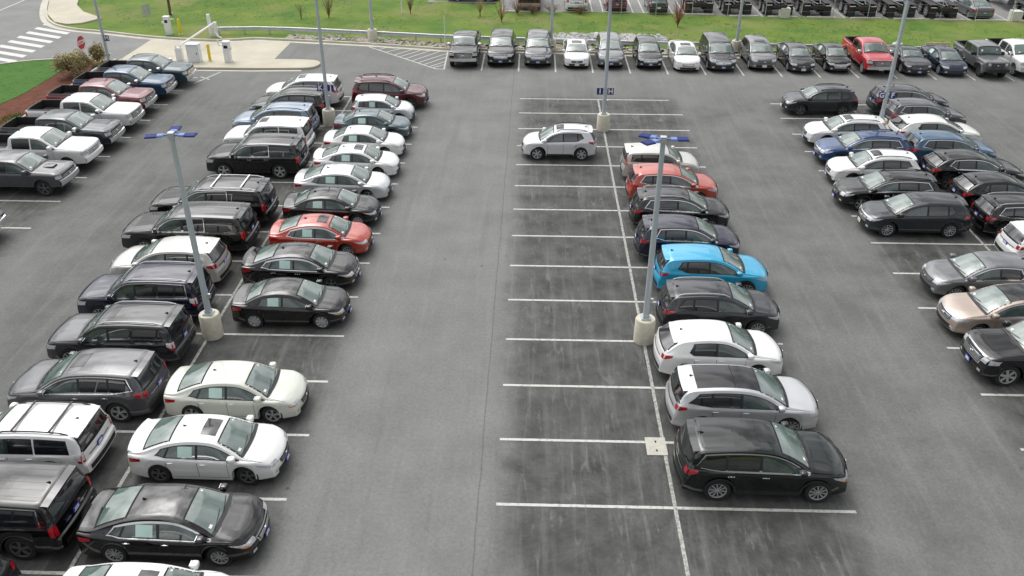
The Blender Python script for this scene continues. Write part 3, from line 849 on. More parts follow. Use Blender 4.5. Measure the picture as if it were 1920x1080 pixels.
    if rails:
        rm_ = {'silver': SILV, 'black': BLACKP, 'chrome': CHROME}[rails]
        for sd in (1, -1):
            pts = []
            for k in range(9):
                q = xs0 + (xs1 - xs0) * k / 8; yy = S.yroof(q) - .02
                lift = .05 * min(1, math.sin(math.pi * k / 8) * 3.2)
                wp = S.warp((q, sd * yy, S.top_z(q, yy) + lift)); pts.append((wp[0] + dx.x, wp[1], wp[2]))
            g = MB().tube(pts, .022, 6); obj('roof_rail', mesh_data('roof_rail', g.v, g.f, rm_), root)
        if bars:
            for q in (xs0 + (xs1 - xs0) * .25, xs0 + (xs1 - xs0) * .75):
                yy = S.yroof(q) - .02; z = S.top_z(q, yy) + .085
                g = MB().box((q + dx.x, 0, z), (.06, 2 * yy, .025)); obj('crossbar', mesh_data('crossbar', g.v, g.f, rm_, False), root)
    if fin and kind not in ('jeep',):
        q = rg1 + .28 if not S.bed else rg1 + .2; z = S.top_z(q, 0)
        g = MB().add([(q + dx.x - .07, -.025, z - .01), (q + dx.x - .07, .025, z - .01), (q + dx.x + .10, 0, z - .01), (q + dx.x - .06, 0, z + .06)], [(0, 2, 3), (1, 3, 2), (0, 3, 1)])
        obj('antenna_fin', mesh_data('antenna_fin', g.v, g.f, BLACKP if color not in ('black',) else BLACKP, False), root)
    if S.t['suv'] and kind != 'jeep' or kind in ('hatch', 'van'):
        # rear spoiler lip over the tailgate glass
        g = MB(); rows = []
        for i in range(9):
            yy = (-1 + 2 * i / 8) * (S.yroof(rg1 + .05) + .0)
            z = S.top_z(rg1 + .10, yy)
            a = S.warp((rg1 + .16, yy, z + .008)); b_ = S.warp((rg1 - .10, yy, z - .018)); c_ = S.warp((rg1 - .10, yy, z - .05)); d_ = S.warp((rg1 + .05, yy, z - .06))
            rows.append([a, b_, c_, d_])
        g.grid(rows); put('rear_spoiler', g, pm, True, 30)
    if kind in ('sedan', 'sedan2') and rim == 'dark':
        g = MB(); rows = []
        for i in range(9):
            yy = (-1 + 2 * i / 8) * S.hw * .78; z = S.top_z(.12, yy)
            rows.append([S.warp((.20, yy, z + .005)), S.warp((.06, yy, z + .05)), S.warp((.03, yy, z + .035)), S.warp((.05, yy, z - .02))])
        g.grid(rows); put('boot_spoiler', g, pm, True, 30)
    if scoop:
        g = MB().blob((S.L + dx.x - .9, 0, S.top_z(S.L - .9, 0) + .01), (.55, .5, .09), 12, 6, .6)
        sco = obj('bonnet_scoop', mesh_data('bonnet_scoop', g.v, g.f, pm), root)
        g = MB().box((S.L + dx.x - .64, 0, S.top_z(S.L - .66, 0) + .02), (.05, .38, .04)); obj('scoop_mouth', mesh_data('scoop_mouth', g.v, g.f, GAP, False), sco)
    if stickers:
        g = MB(); S.top(g, wsx1 - .17, wsx1 - .10, lambda q: -.46, .012, 1, 2, y0=lambda q: -.58, hint=(.5, 0, 1))
        put('windscreen_sticker', g, PAPERW, parent=wsob)
        g = MB(); S.top(g, wsx0 + .06, wsx0 + .11, lambda q: .50, .012, 1, 2, y0=lambda q: .44, hint=(.5, 0, 1))
        put('windscreen_sticker', g, PAPERW, parent=wsob)
    if kind in ('pickup', 'jeep'):
        for sd in (1, -1):
            g = MB().box(((S.bed[0] + S.bed[1]) / 2 + dx.x, sd * (S.hw - .10), 1.345 * kz if kind == 'pickup' else 1.335), (S.bed[1] - S.bed[0], .07, .014))
            obj('bed_rail', mesh_data('bed_rail', g.v, g.f, BLACKP, False), root)
        g = MB().box((S.bed[0] / 2 + dx.x + .01, 0, 1.352 * kz if kind == 'pickup' else 1.34), (.05, S.W - .34, .014))
        obj('tailgate_rail', mesh_data('tailgate_rail', g.v, g.f, BLACKP, False), root)
    # wheels
    wd = .23 if not S.boxy else .27
    tm, rm = wheel_meshes(S.Rw, wd, rim)
    for xw in S.wh:
        for sd in (1, -1):
            wobj = obj('wheel', rm, root, (xw + dx.x, sd * (S.hw - wd / 2 - .035), S.Rw), (0, 0, 0 if sd > 0 else math.pi))
            obj('tyre', tm, wobj)
    return root

# ------------------------------------------------------------------ ground materials
def asphalt_mat():
    t = NT("lot_asphalt"); p = t.pos()
    sx = t.n("ShaderNodeSeparateXYZ"); t.l(p, sx.inputs[0]); X, Y = sx.outputs[0], sx.outputs[1]
    wob = t.math('MULTIPLY', t.math('SUBTRACT', t.noise(p, .9, 3, .6), .5), 1.6)
    def band(c, h=4.6):
        d = t.math('ABSOLUTE', t.math('SUBTRACT', X, c))
        return t.mapr(t.math('ADD', d, wob), h - .55, h + .75, 1, 0, True)
    m = t.math('MAXIMUM', band(0.0), band(-15.79)); m = t.math('MAXIMUM', m, band(15.72)); m = t.math('MAXIMUM', m, band(-31.5, 4.5))
    m = t.math('MULTIPLY', m, t.mapr(Y, 35.2, 36.6, 1, 0, True))
    yf = t.mapr(t.math('ADD', Y, wob), 41.6, 42.8, 0, 1, True)
    yf = t.math('MULTIPLY', yf, t.mapr(X, -11, -9.5, 0, 1, True))
    m = t.math('MAXIMUM', m, yf)
    # each bay is darkest down its middle
    fr = t.math('FRACT', t.math('DIVIDE', Y, 2.74))
    mid = t.math('SUBTRACT', 1.0, t.math('ABSOLUTE', t.math('MULTIPLY', t.math('SUBTRACT', fr, .5), 2.0)))
    big = t.noise(p, .45, 4, .6)
    patchy = t.mapr(t.noise(p, 1.1, 5, .62), .34, .64)
    k = t.math('MULTIPLY', m, t.math('ADD', .44, t.math('ADD', t.math('MULTIPLY', mid, .22), t.math('MULTIPLY', patchy, .34))), clamp=True)
    light = t.mix(t.mapr(big, .3, .7), (.158, .162, .153), (.210, .213, .203))
    # the middle aisle is bleached lighter than the others
    ca = t.math('SUBTRACT', 1.0, t.mapr(t.math('ADD', t.math('ABSOLUTE', t.math('SUBTRACT', X, -7.9)), wob), 2.2, 4.2, 0, 1, True))
    side = t.mix(t.mapr(t.noise(p, .35, 5, .65, None, (1, 5, 0)), .35, .65), (.115, .118, .112), (.168, .171, .163))
    light = t.mix(t.mapr(t.math('ADD', ca, t.mapr(Y, 34, 40, 0, .8)), 0, 1), side, light)
    dark = t.mix(patchy, (.058, .058, .055), (.034, .034, .033))
    col = t.mix(k, light, dark)
    # drag marks along the aisle
    st = t.mapr(t.noise(p, 1.0, 5, .65, (2.6, .16, 1)), .50, .72, 0, .30)
    col = t.mix(st, col, (.24, .24, .225))
    # pale wandering dribbles in the bays
    rid = t.math('ABSOLUTE', t.math('SUBTRACT', t.noise(p, .6, 3.2, .55, (.95, .12, 1), (3, 1, 0)), .5))
    rl = t.mapr(rid, 0.0, .009, 1, 0, True)
    gate = t.mapr(t.noise(p, 1.1, 5, .7, None, (9, 4, 0)), .44, .62)
    col = t.mix(t.math('MULTIPLY', t.math('MULTIPLY', rl, gate), t.math('MULTIPLY', m, .30)), col, (.28, .28, .26))
    blot = t.mapr(t.noise(p, 2.0, 7, .75, (1.5, .35, 1), (5, 8, 0)), .57, .70, 0, .34)
    col = t.mix(t.math('MULTIPLY', blot, t.math('ADD', .12, m)), col, (.27, .27, .245))
    rust = t.mapr(t.noise(p, .7, 5, .7, None, (2, 7, 0)), .68, .76, 0, .18)
    col = t.mix(rust, col, (.26, .17, .10))
    tyre = t.mapr(t.noise(p, .9, 4, .55, (1.9, .10, 1), (7, 2, 0)), .58, .74, 0, .22)
    col = t.mix(tyre, col, (.07, .07, .068))
    # paving joints
    for c, wv in ((-5.5, .035),):
        d = t.math('ABSOLUTE', t.math('SUBTRACT', t.math('ADD', X, t.math('MULTIPLY', t.math('SUBTRACT', t.noise(p, .5, 5, .6), .5), wv * 5)), c))
        col = t.mix(t.mapr(d, .010, .030, .42, 0), col, (.05, .05, .048))
    vo = t.n("ShaderNodeTexVoronoi"); t.l(p, vo.inputs['Vector']); vo.inputs['Scale'].default_value = .55
    dotm = t.mapr(vo.outputs['Distance'], .02, .05, .6, 0, True)
    col = t.mix(dotm, col, (.03, .03, .03))
    grit = t.noise(p, 42, 2, .8); grit2 = t.noise(p, 9, 5, .7)
    col = t.mix(1.0, col, t.mapr(grit, .30, .70, .72, 1.30), 'MULTIPLY')
    col = t.mix(1.0, col, t.mapr(grit2, .32, .70, 1.12, .82), 'MULTIPLY')
    t.l(col, t.b.inputs['Base Color'])
    t.l(t.mapr(k, 0, 1, .88, .72), t.b.inputs['Roughness'])
    t.b.inputs['Specular IOR Level'].default_value = .35
    t.bump(grit, .25, .004)
    return t.m
def speck(name, c0, c1, s1=1.0, s2=30, rough=.9, bump=.3, c2=None, s3=.25):
    t = NT(name); p = t.pos()
    col = t.mix(t.mapr(t.noise(p, s1, 5, .65), .33, .67), c0, c1)
    if c2: col = t.mix(t.mapr(t.noise(p, s3, 4, .6, None, (4, 2, 0)), .50, .66, 0, .8), col, c2)
    g = t.noise(p, s2, 3, .7)
    col = t.mix(t.mapr(g, .3, .7, 0, .35), col, tuple(q * .6 for q in c0))
    t.l(col, t.b.inputs['Base Color']); t.b.inputs['Roughness'].default_value = rough
    t.b.inputs['Specular IOR Level'].default_value = .25
    t.bump(g, bump, .01); return t.m
ASPH = asphalt_mat()
ROADM = speck("road_asphalt", (.225, .225, .22), (.285, .285, .275), .5, 30)
FARM = speck("far_lot_asphalt", (.23, .23, .225), (.30, .30, .29), .6, 30)
CONCP = speck("pale_concrete", (.52, .48, .38), (.63, .59, .48), .5, 14, c2=(.50, .47, .40))
KERBM = speck("kerb_concrete", (.52, .50, .42), (.68, .65, .56), .8, 16)
GRASSM = speck("grass_ground", (.080, .165, .030), (.185, .245, .045), .30, 11, 1.0, .6, c2=(.24, .235, .09), s3=.16)
GRASSS = speck("lush_grass_ground", (.055, .145, .028), (.09, .195, .038), .5, 11, 1.0, .6)
BLADE = speck("grass_blades", (.12, .22, .03), (.20, .29, .045), .5, 5, .8, .1, c2=(.24, .24, .07), s3=.22)
BLADES = speck("lush_grass_blades", (.06, .18, .026), (.09, .23, .034), .5, 5, .8, .1)
MULCH = speck("mulch", (.10, .035, .022), (.19, .075, .045), 2.0, 9, 1.0, .8)
LINE_T = NT("line_paint"); _p = LINE_T.pos()
LINE_T.l(LINE_T.mix(LINE_T.mapr(LINE_T.noise(_p, 7, 6, .75), .50, .66, 0, .75), (.56, .56, .52), (.17, .17, .16)), LINE_T.b.inputs['Base Color'])
LINE_T.b.inputs['Roughness'].default_value = .7
LINEM = LINE_T.m
STONE = speck("stone", (.38, .34, .29), (.62, .58, .52), .9, 4, .9, .3, c2=(.42, .33, .25), s3=1.4)
STONEG = speck("grey_stone", (.32, .32, .32), (.62, .61, .59), .9, 4, .9, .3)

def sheet(name, pts, z, m, kind='structure', thick=.02):
    o = MB().poly(pts, z - thick, z).build(name, m); o['kind'] = kind; return o
def off_line(pts, d):
    out = []
    for i, p in enumerate(pts):
        a = Vector(pts[max(i - 1, 0)]); b = Vector(pts[min(i + 1, len(pts) - 1)])
        t = (b - a).normalized(); out.append((p[0] - t.y * d, p[1] + t.x * d))
    return out
def strip(mb, pts, d0, d1, z0, z1):
    A, B = off_line(pts, d0), off_line(pts, d1)
    rows = [[(a[0], a[1], z0), (a[0], a[1], z1), (b[0], b[1], z1), (b[0], b[1], z0)] for a, b in zip(A, B)]
    mb.grid(rows)
    mb.f.append(tuple(len(mb.v) - 4 + k for k in range(4)))
    mb.f.append(tuple(len(mb.v) - 4 * len(rows) + k for k in (3, 2, 1, 0)))
    return mb
def smooth(pts, n=5):
    out = []
    for i in range(len(pts) - 1):
        p0, p1, p2, p3 = (Vector(pts[max(i - 1, 0)]), Vector(pts[i]), Vector(pts[i + 1]), Vector(pts[min(i + 2, len(pts) - 1)]))
        for k in range(n):
            u = k / n
            q = .5 * ((2 * p1) + (p2 - p0) * u + (2 * p0 - 5 * p1 + 4 * p2 - p3) * u * u + (3 * p1 - p0 - 3 * p2 + p3) * u ** 3)
            out.append((q.x, q.y))
    out.append(tuple(pts[-1])); return out

# base ground to the horizon
sheet('ground', [(-1500, -1500), (1500, -1500), (1500, 1500), (-1500, 1500)], -.12, GRASSM, thick=.5)
KERB_N = [(-26.0, 49.45), (-22.5, 49.0), (-16.9, 48.2), (-11.0, 46.95), (-4.2, 46.75), (3.7, 46.15), (11.6, 45.95), (19.6, 45.55), (30, 45.3), (45, 45.0), (80, 44.2)]
LAWN_E = [(-37.0, 41.2), (-36.9, 39.0), (-36.95, 35.0), (-37.3, 33.2), (-37.8, 28.0), (-38.2, 10.0), (-38.4, -40)]
sheet('parking_lot', [(-34.5, -60), (80, -60)] + KERB_N[::-1] + [(-26.1, 49.5), (-34.5, 49.2)], 0.0, ASPH, thick=.1)
ROAD_N = smooth([(-26.0, 49.5), (-29.1, 48.75), (-34.0, 49.5), (-38.5, 50.95), (-41.7, 51.9), (-44.0, 53.4), (-46.2, 56.5), (-49.1, 62.7), (-51.5, 70), (-54, 80)], 4)
LAWN_TOP = smooth([(-37.2, 43.4), (-38.2, 43.3), (-40.3, 42.8), (-42.1, 41.8), (-45, 40.2), (-50, 36.5), (-56, 29), (-60, 22)], 3)
sheet('road', ROAD_N[4:] + [(-100, 80), (-100, 10), (-66, 10), (-60, 22)] + LAWN_TOP[::-1] + [(-34.4, 43.2)], .004, ROADM, thick=.1)
sheet('concrete_apron', [(-34.15, 43.3), (-23.05, 43.4), (-23.0, 48.95), (-26.0, 49.42), (-29.1, 48.68), (-34.1, 49.40)], .010, CONCP, thick=.1)
# median island with rounded nose
isl = [(-34.0, 41.2), (-23.6, 41.25), (-20.4, 41.45)] + [(-20.3 + .95 * math.sin(a), 42.45 - 1.0 * math.cos(a)) for a in [math.pi * k / 10 for k in range(1, 10)]] + [(-21.2, 43.55), (-25.4, 43.5), (-34.0, 43.1)]
sheet('median_island', isl, .15, CONCP, thick=.25)
# lawns
def nz(x, y): return math.sin(x * .31 + 1.3) * math.cos(y * .42) + .5 * math.sin(x * .9 + y * .7)
def inside(p, poly):
    c = False; j = len(poly) - 1
    for i in range(len(poly)):
        a, b = poly[i], poly[j]
        if (a[1] > p[1]) != (b[1] > p[1]) and p[0] < (b[0] - a[0]) * (p[1] - a[1]) / (b[1] - a[1]) + a[0]: c = not c
        j = i
    return c
SIDEW = [(-54, 80), (-51.3, 70), (-48.9, 62.7), (-46.1, 56.6), (-44.0, 53.7), (-42.6, 53.0), (-41.6, 53.4), (-40.7, 55.2), (-43.3, 57.4), (-45.1, 60.0), (-46.2, 62.7), (-48.5, 70), (-50.5, 80)]
FARE = [(-7.2, 63.0), (-7.0, 58.9), (0.4, 59.3), (7.4, 58.9), (14.1, 58.1), (23.2, 57.8), (36.4, 57.3), (55, 56.9), (90, 56.0)]
def edge_y(x, line):
    for a, b in zip(line, line[1:]):
        if min(a[0], b[0]) <= x <= max(a[0], b[0]): return a[1] + (b[1] - a[1]) * (x - a[0]) / (b[0] - a[0] + 1e-9)
    return line[0][1] if x < line[0][0] else line[-1][1]
g = MB(); rows = []
LK = [p for p in KERB_N]; RN = [p for p in ROAD_N[::-1] if p[0] < -26] + KERB_N
for i in range(150):
    x = -52 + 132 * i / 149
    y0 = edge_y(x, RN) + .12; y1 = 82 if x < -7.3 else edge_y(x, FARE[1:]) + .25
    row = []
    for j in range(25):
        v = j / 24; y = y0 + (y1 - y0) * v
        e = min(1, 4 * v, 4 * (1 - v))
        row.append((x, y, .11 + e * (.10 * nz(x, y) - .10)))
    rows.append(row)
g.grid(rows, flip=True)
o = g.build('lawn', GRASSM, smooth=True, angle=180); o['kind'] = 'structure'
sheet('sidewalk', SIDEW, .20, CONCP, thick=.3)
LS = LAWN_TOP[::-1] + LAWN_E + [(-60, -40), (-60, 22)]
sheet('lawn', LS, .07, GRASSS, thick=.3)
sheet('mulch_bed', LAWN_E[::-1] + [(-37.0, 43.2), (-34.6, 43.1), (-34.6, -40)], .05, MULCH, thick=.3)
g = MB(); strip(g, smooth([(-34.5, -40), (-34.5, 20), (-34.5, 38), (-34.45, 42.2), (-34.3, 43.2)], 3), -.09, .09, -.1, .14); o = g.build('kerb', KERBM); o['kind'] = 'structure'
# kerb + gutter along the north side
g = MB(); strip(g, ROAD_N[::-1][:-1] + KERB_N, -.02, .16, -.1, .15); o = g.build('kerb', KERBM); o['kind'] = 'structure'
g = MB(); strip(g, ROAD_N[::-1][:-1] + KERB_N, -.48, -.03, -.1, .013); o = g.build('gutter', KERBM); o['kind'] = 'structure'
g = MB(); strip(g, LAWN_TOP, .0, .16, -.1, .12); o = g.build('kerb', KERBM); o['kind'] = 'structure'
g = MB(); strip(g, [(-34.0, 41.12), (-23.6, 41.17), (-20.4, 41.36)], -.30, -.01, -.05, .012); o = g.build('gutter', KERBM); o['kind'] = 'structure'
# far lot
sheet('far_parking_lot', [FARE[0]] + FARE[1:] + [(90, 140), (-60, 140), (-60, 82), (-14, 82), (-14, 63.0)], .05, FARM, thick=.3)

# markings
def line(mb, a, b, z=.006, wd=.105):
    a, b = Vector(a), Vector(b); d = (b - a).normalized(); n = Vector((-d.y, d.x)) * wd / 2
    mb.poly([tuple(a - n), tuple(b - n), tuple(b + n), tuple(a + n)], z - .004, z)
g = MB()
for k in range(-7, 14):
    y = 2.74 * k
    line(g, (-4.99, y), (4.99 if k < 13 else 4.5, y))
    line(g, (-20.75, y), (-10.88 if k < 12 else -13.5, y))
    line(g, (10.82, .04 + 2.703 * k), (20.62, .04 + 2.703 * k))
for k in range(-6, 9):
    line(g, (-32.3, 16.45 + 2.86 * k), (-26.7 - .045 * k, 16.45 + 2.86 * k))
for k in range(-1, 26):
    x = -5.2 + 2.603 * k
    line(g, (x, 41.62 - .03 * (x + 5.2)), (x, 46.1 - .03 * (x + 5.2)))
# hatched corner
line(g, (-16.75, 47.65), (-11.05, 42.0)); line(g, (-11.07, 42.0), (-10.45, 41.92), .0105); line(g, (-10.45, 41.92), (-10.6, 46.45), .014)
for a, b in [((-14.46, 45.47), (-13.27, 47.06)), ((-13.5, 44.51), (-11.94, 46.74)), ((-12.95, 44.0), (-11.2, 46.5)), ((-12.45, 43.5), (-10.62, 46.0)), ((-12.0, 43.0), (-10.6, 45.0)), ((-11.52, 42.54), (-10.55, 43.85)), ((-15.24, 46.17), (-14.02, 47.4)), ((-15.9, 46.8), (-15.2, 47.65)), ((-14.0, 45.0), (-12.6, 46.9)), ((-11.25, 42.28), (-10.5, 43.1))]:
    line(g, a, b, .0105, .09)
for a, b in (((-26.85, 38.0), (-25.9, 40.7)), ((-26.9, 39.5), (-26.1, 38.9))): line(g, a, b, .0105)
o = g.build('parking_lines', LINEM); o['kind'] = 'structure'
g = MB()
for k in range(-1, 9):
    y = 50.66 - 1.335 * k; yl = 52.3 - 1.37 * k
    g.poly([(-41.45, y - .30), (-41.45, y + .30), (-44.9, yl + .30), (-44.9, yl - .30)][::-1], .008, .012)
line(g, (-51.15, 40), (-51.3, 80), .012, .12)
o = g.build('road_markings', mat('road_paint', (.60, .60, .57), .7, var=.12, vscale=9)); o['kind'] = 'structure'
g = MB()
for x in (.95, 1.9, 4.52, 5.45, 7.95, 8.95, 12.4, 15.6, 19.2, 22.6, 26.2, 29.8, 33.1, 36.3, 39.8):
    line(g, (x, edge_y(x, FARE[1:]) + .35), (x, 66), .058, .11)
o = g.build('parking_lines', LINEM); o['kind'] = 'structure'
for i, x in enumerate((-5.6, -.5, 3.1, 6.7, 10.2, 13.9, 17.2, 20.5, 24.2, 27.8, 31.2, 34.6, 38.2)):
    o = MB().box((x, edge_y(x, FARE[1:]) + .12, .13), (2.2 if i < 4 else 2.5, .18, .16)).build('wheel_stop', KERBM)
    tag(o, 'pale concrete wheel stop on the edge of the far car park above the grass', 'wheel stop', 'wheel stops at the far car park')
g = MB()
for x0, y1 in ((0, 35.6), (-15.79, 36.2), (15.72, 35.2)): line(g, (x0, -40), (x0, y1), .0105)
_t = NT("worn_line_paint"); _t.l(_t.mix(_t.mapr(_t.noise(_t.pos(), 9, 7, .8), .42, .58, 0, .85), (.50, .50, .46), (.16, .16, .15)), _t.b.inputs['Base Color']); _t.b.inputs['Roughness'].default_value = .75
o = g.build('parking_lines', _t.m); o['kind'] = 'structure'
# drain slab
t_ = thing('drain_cover', 'square pale concrete drain slab set in the centre line beside the dark green SUV', 'drain cover', (-.23, 2.54, 0))
MB().box((0, 0, .010), (.62, .80, .03)).build('slab', mat('slab_concrete', (.50, .49, .43), .9, var=.12, vscale=8, bump=.2), t_)
for q in (-.2, .2): MB().box((0, q, .027), (.05, .09, .006)).build('lift_slot', GAP, t_)

# ------------------------------------------------------------------ lamp posts
def glyph_mesh(ch, size):
    cu = bpy.data.curves.new('letter', 'FONT'); cu.body = ch; cu.size = size; cu.align_x = 'CENTER'; cu.align_y = 'CENTER'; cu.extrude = .004; cu.offset = size * .028
    ob = bpy.data.objects.new('letter', cu); COL.objects.link(ob)
    bpy.context.view_layer.update()
    me = bpy.data.meshes.new_from_object(ob); me.materials.clear(); me.materials.append(SIGNW)
    bpy.data.objects.remove(ob); bpy.data.curves.remove(cu); return me
def lamp_post(x, y, label, heads, signs=None, sz=2.3, base=True, top=7.65, r0=.115, r1=.08, bh=.95):
    t = thing('lamp_post', label, 'lamp post', (x, y, 0), 0, 'lamp posts in the car park')
    if base:
        MB().lathe([(.001, 0), (.365, 0), (.372, .05), (.365, bh - .05), (.335, bh), (.001, bh)], 28).build('concrete_base', CONC, t, True, 40)
    zb = bh if base else .1
    MB().box((0, 0, zb + .03), (.34, .34, .06)).box((0, 0, zb + .11), (.22, .22, .1)).build('base_plate', POLEM, t)
    MB().tube([(0, 0, zb + .05), (0, 0, top)], [r0, r1], 12).build('pole', POLEM, t, True, 50)
    MB().box((r0 + .03, -.02, zb + .75), (.10, .09, .16)).build('junction_box', GALV, t)
    MB().box((0, 0, top + .01), (.19, .19, .20)).build('pole_cap', GALV, t)
    for a in heads:
        h = obj('lamp_arm', MB_ARM.v and mesh_data('lamp_arm', MB_ARM.v, MB_ARM.f, LAMPL, False), t, (0, 0, top + .02), (0, 0, R(a)))
        obj('lamp_head', mesh_data('lamp_head', MB_HEAD.v, MB_HEAD.f, LAMPB, False), h)
    if signs:
        for ch, sx in signs:
            s = MB().box((0, 0, 0), (.36, .012, .38)).build('letter_plate', SIGNB, t, loc=(sx, -.10, sz))
            obj('letter', glyph_mesh(ch, .38), s, (0, -.010, 0), (R(90), 0, 0))
            MB().box((-sx * .35, .01, .1), (.10, .02, .03)).build('bracket', GALV, s)
    return t
MB_ARM = MB().box((.16, 0, 0), (.20, .06, .05)).box((.34, 0, .0), (.20, .26, .035)).box((.34, .0, .026), (.18, .20, .02))
MB_HEAD = MB().box((.61, 0, .0), (.36, .34, .035)).box((.61, 0, .022), (.30, .28, .014))
lamp_post(-15.64, 8.12, 'grey lamp post with blue lamp heads beside the black compact sedan on the left', (192, 2, 98))
lamp_post(0.0, 8.3, 'grey lamp post with blue lamp heads at the tail of the white middle row SUV', (2, 152, 212))
lamp_post(-16.08, 30.35, 'grey lamp post with K and J plates beside the teal grey sedan', (0, 120, 240), [('K', -.30), ('J', .30)], 2.25)
lamp_post(-.05, 30.1, 'grey lamp post with I and H plates on the empty bays in the middle', (0, 120, 240), [('I', -.30), ('H', .30)], 2.32)
lamp_post(15.72, 29.85, 'grey lamp post with G and F plates between the two rows on the right', (0, 120, 240), [('G', -.30), ('F', .30)], 2.35)
lamp_post(-33.75, 41.0, 'grey lamp post with an M plate beside the flowering shrub', (30, 150, 270), [('M', .24)], 2.2, True, bh=.3)
lamp_post(-16.69, 49.2, 'grey lamp post on a concrete base standing in the stones by the hatched corner', (0, 90, 180))
lamp_post(-2.85, 46.95, 'grey lamp post at the kerb between a grey SUV and a white sedan', (0, 90, 180))
lamp_post(10.95, 46.9, 'grey lamp post behind the black minivan at the guardrail', (0, 90, 180))
lamp_post(22.7, 46.6, 'grey lamp post behind the grey coupe at the guardrail', (0, 90, 180))

# ------------------------------------------------------------------ guardrails
def guardrail(pts, label, group=None, gap=2.0, z=.70, side=1):
    t = thing('guardrail', label, 'guardrail', (pts[0][0], pts[0][1], 0))
    o0 = Vector(pts[0])
    prof = [(0, -.155), (.045, -.13), (.045, -.07), (0, -.03), (0, .03), (.045, .07), (.045, .13), (0, .155), (-.02, .155), (-.02, -.155)]
    sec = [off_line(pts, side * -d) for d, _ in prof]
    rows = [[(sec[k][i][0] - o0.x, sec[k][i][1] - o0.y, z - .155 + prof[k][1]) for k in range(len(prof))] for i in range(len(pts))]
    MB().grid(rows, close=True).build('rail_beam', GALV, t, False)
    d = 0; cur = 0
    for a, b in zip(pts, pts[1:]):
        L = math.hypot(b[0] - a[0], b[1] - a[1])
        while cur <= d + L:
            u = (cur - d) / L; x, y = a[0] + (b[0] - a[0]) * u, a[1] + (b[1] - a[1]) * u
            if cur < 90: MB().box((x - o0.x, y - o0.y + side * .11, z / 2 - .05), (.10, .16, z - .05)).build('post', GALV, t)
            cur += gap
        d += L
guardrail([(-29.2, 50.45), (-26.2, 50.75), (-23.5, 50.6), (-21.0, 50.3), (-16, 49.55), (-10.98, 48.74), (-4.2, 48.05), (3.83, 47.43), (11.8, 47.2), (19.6, 46.85), (27, 46.65), (35, 46.5), (56, 46.0)], 'long steel guardrail running behind the far row of cars along the grass')
guardrail([(-33.75, 5), (-33.75, 33), (-33.85, 36.5), (-33.9, 39.4)], 'steel guardrail between the tailgates of the pickup trucks and the mulch bed', z=.62)

# ------------------------------------------------------------------ entrance gate and signs
t_ = thing('gate_kiosk', 'white card kiosk on the grass kerb with a bent arm and small screen', 'kiosk', (-33.13, 50.35, .1))
MB().box((0, 0, .68), (.42, .40, 1.36)).box((0, 0, 1.38), (.48, .46, .06)).build('cabinet', WHITEM, t_)
MB().box((0, -.21, 1.05), (.22, .03, .22)).build('screen', GAP, t_)
MB().tube([(.2, 0, 1.2), (.62, 0, 1.2), (.55, 0, 1.72)], .045, 8).build('arm', WHITEM, t_, True)
MB().box((-.3, -.1, .95), (.16, .1, .14)).build('side_box', WHITEM, t_)
def bollard(x, y, z, label):
    t = thing('bollard', label, 'bollard', (x, y, z), 0, 'yellow bollards at the entrance')
    MB().lathe([(.001, 0), (.10, 0), (.10, 1.12), (.075, 1.19), (.001, 1.22)], 16).build('post', YEL, t, True)
    MB().lathe([(.001, .0), (.16, 0), (.16, .03), (.001, .03)], 16).build('collar', CONC, t, False)
bollard(-32.24, 50.40, .1, 'yellow bollard on the grass beside the white card kiosk')
bollard(-27.35, 42.9, .15, 'yellow bollard on the concrete island between two white cabinets')
t_ = thing('barrier_gate', 'white barrier gate posts with a long boom arm slanting over the concrete apron', 'barrier gate', (-29.6, 49.9, .1))
MB().box((0, 0, .85), (.22, .22, 1.7)).build('tall_post', WHITEM, t_)
MB().box((.42, 0, .55), (.24, .28, 1.1)).build('motor_post', WHITEM, t_)
MB().box((.2, 0, .82), (.5, .14, .30)).build('hub', WHITEM, t_)
MB().tube([(.3, -.1, 1.0), (-.05, -6.3, .95)], [.085, .06], 8).build('boom_arm', WHITEM, t_, True)
MB().tube([(.3, 0, .5), (.7, -.5, .12), (1.1, -.9, .1)], .05, 6).build('conduit', WHITEM, t_, True)
t_ = thing('boom_rest', 'low white forked rest catching the boom arm behind the teal pickup truck', 'gate rest', (-29.55, 43.0, .15))
MB().box((0, 0, .42), (.45, .3, .84)).build('stand', WHITEM, t_)
MB().box((-.18, 0, .95), (.06, .08, .26)).box((.18, 0, .95), (.06, .08, .26)).box((0, 0, .86), (.4, .1, .06)).build('fork', WHITEM, t_)
t_ = thing('control_cabinet', 'wide pale blue-white control cabinet on the concrete island', 'cabinet', (-28.32, 42.65, .15))
MB().box((0, 0, .62), (.85, .55, 1.24)).build('box', mat('cabinet_white', (.66, .74, .80), .4), t_)
MB().box((0, 0, 1.27), (.92, .62, .05)).build('lid', WHITEM, t_)
MB().box((0, -.285, .6), (.72, .02, 1.0)).build('door', WHITEM, t_)
MB().box((.28, -.30, .65), (.04, .03, .14)).build('handle', GAP, t_)
t_ = thing('ticket_kiosk', 'slim white ticket kiosk at the right end of the entrance island', 'kiosk', (-25.95, 42.7, .15))
MB().box((0, 0, .7), (.44, .42, 1.4)).box((0, 0, 1.43), (.52, .5, .06)).build('cabinet', WHITEM, t_)
MB().box((.27, 0, .95), (.1, .2, .2)).build('reader', WHITEM, t_)
MB().box((0, -.215, 1.1), (.26, .02, .2)).build('screen', GAP, t_)
MB().tube([(-.2, 0, 1.2), (-.55, .1, 1.15), (-.6, .1, 1.5)], .05, 8).build('arm', WHITEM, t_, True)
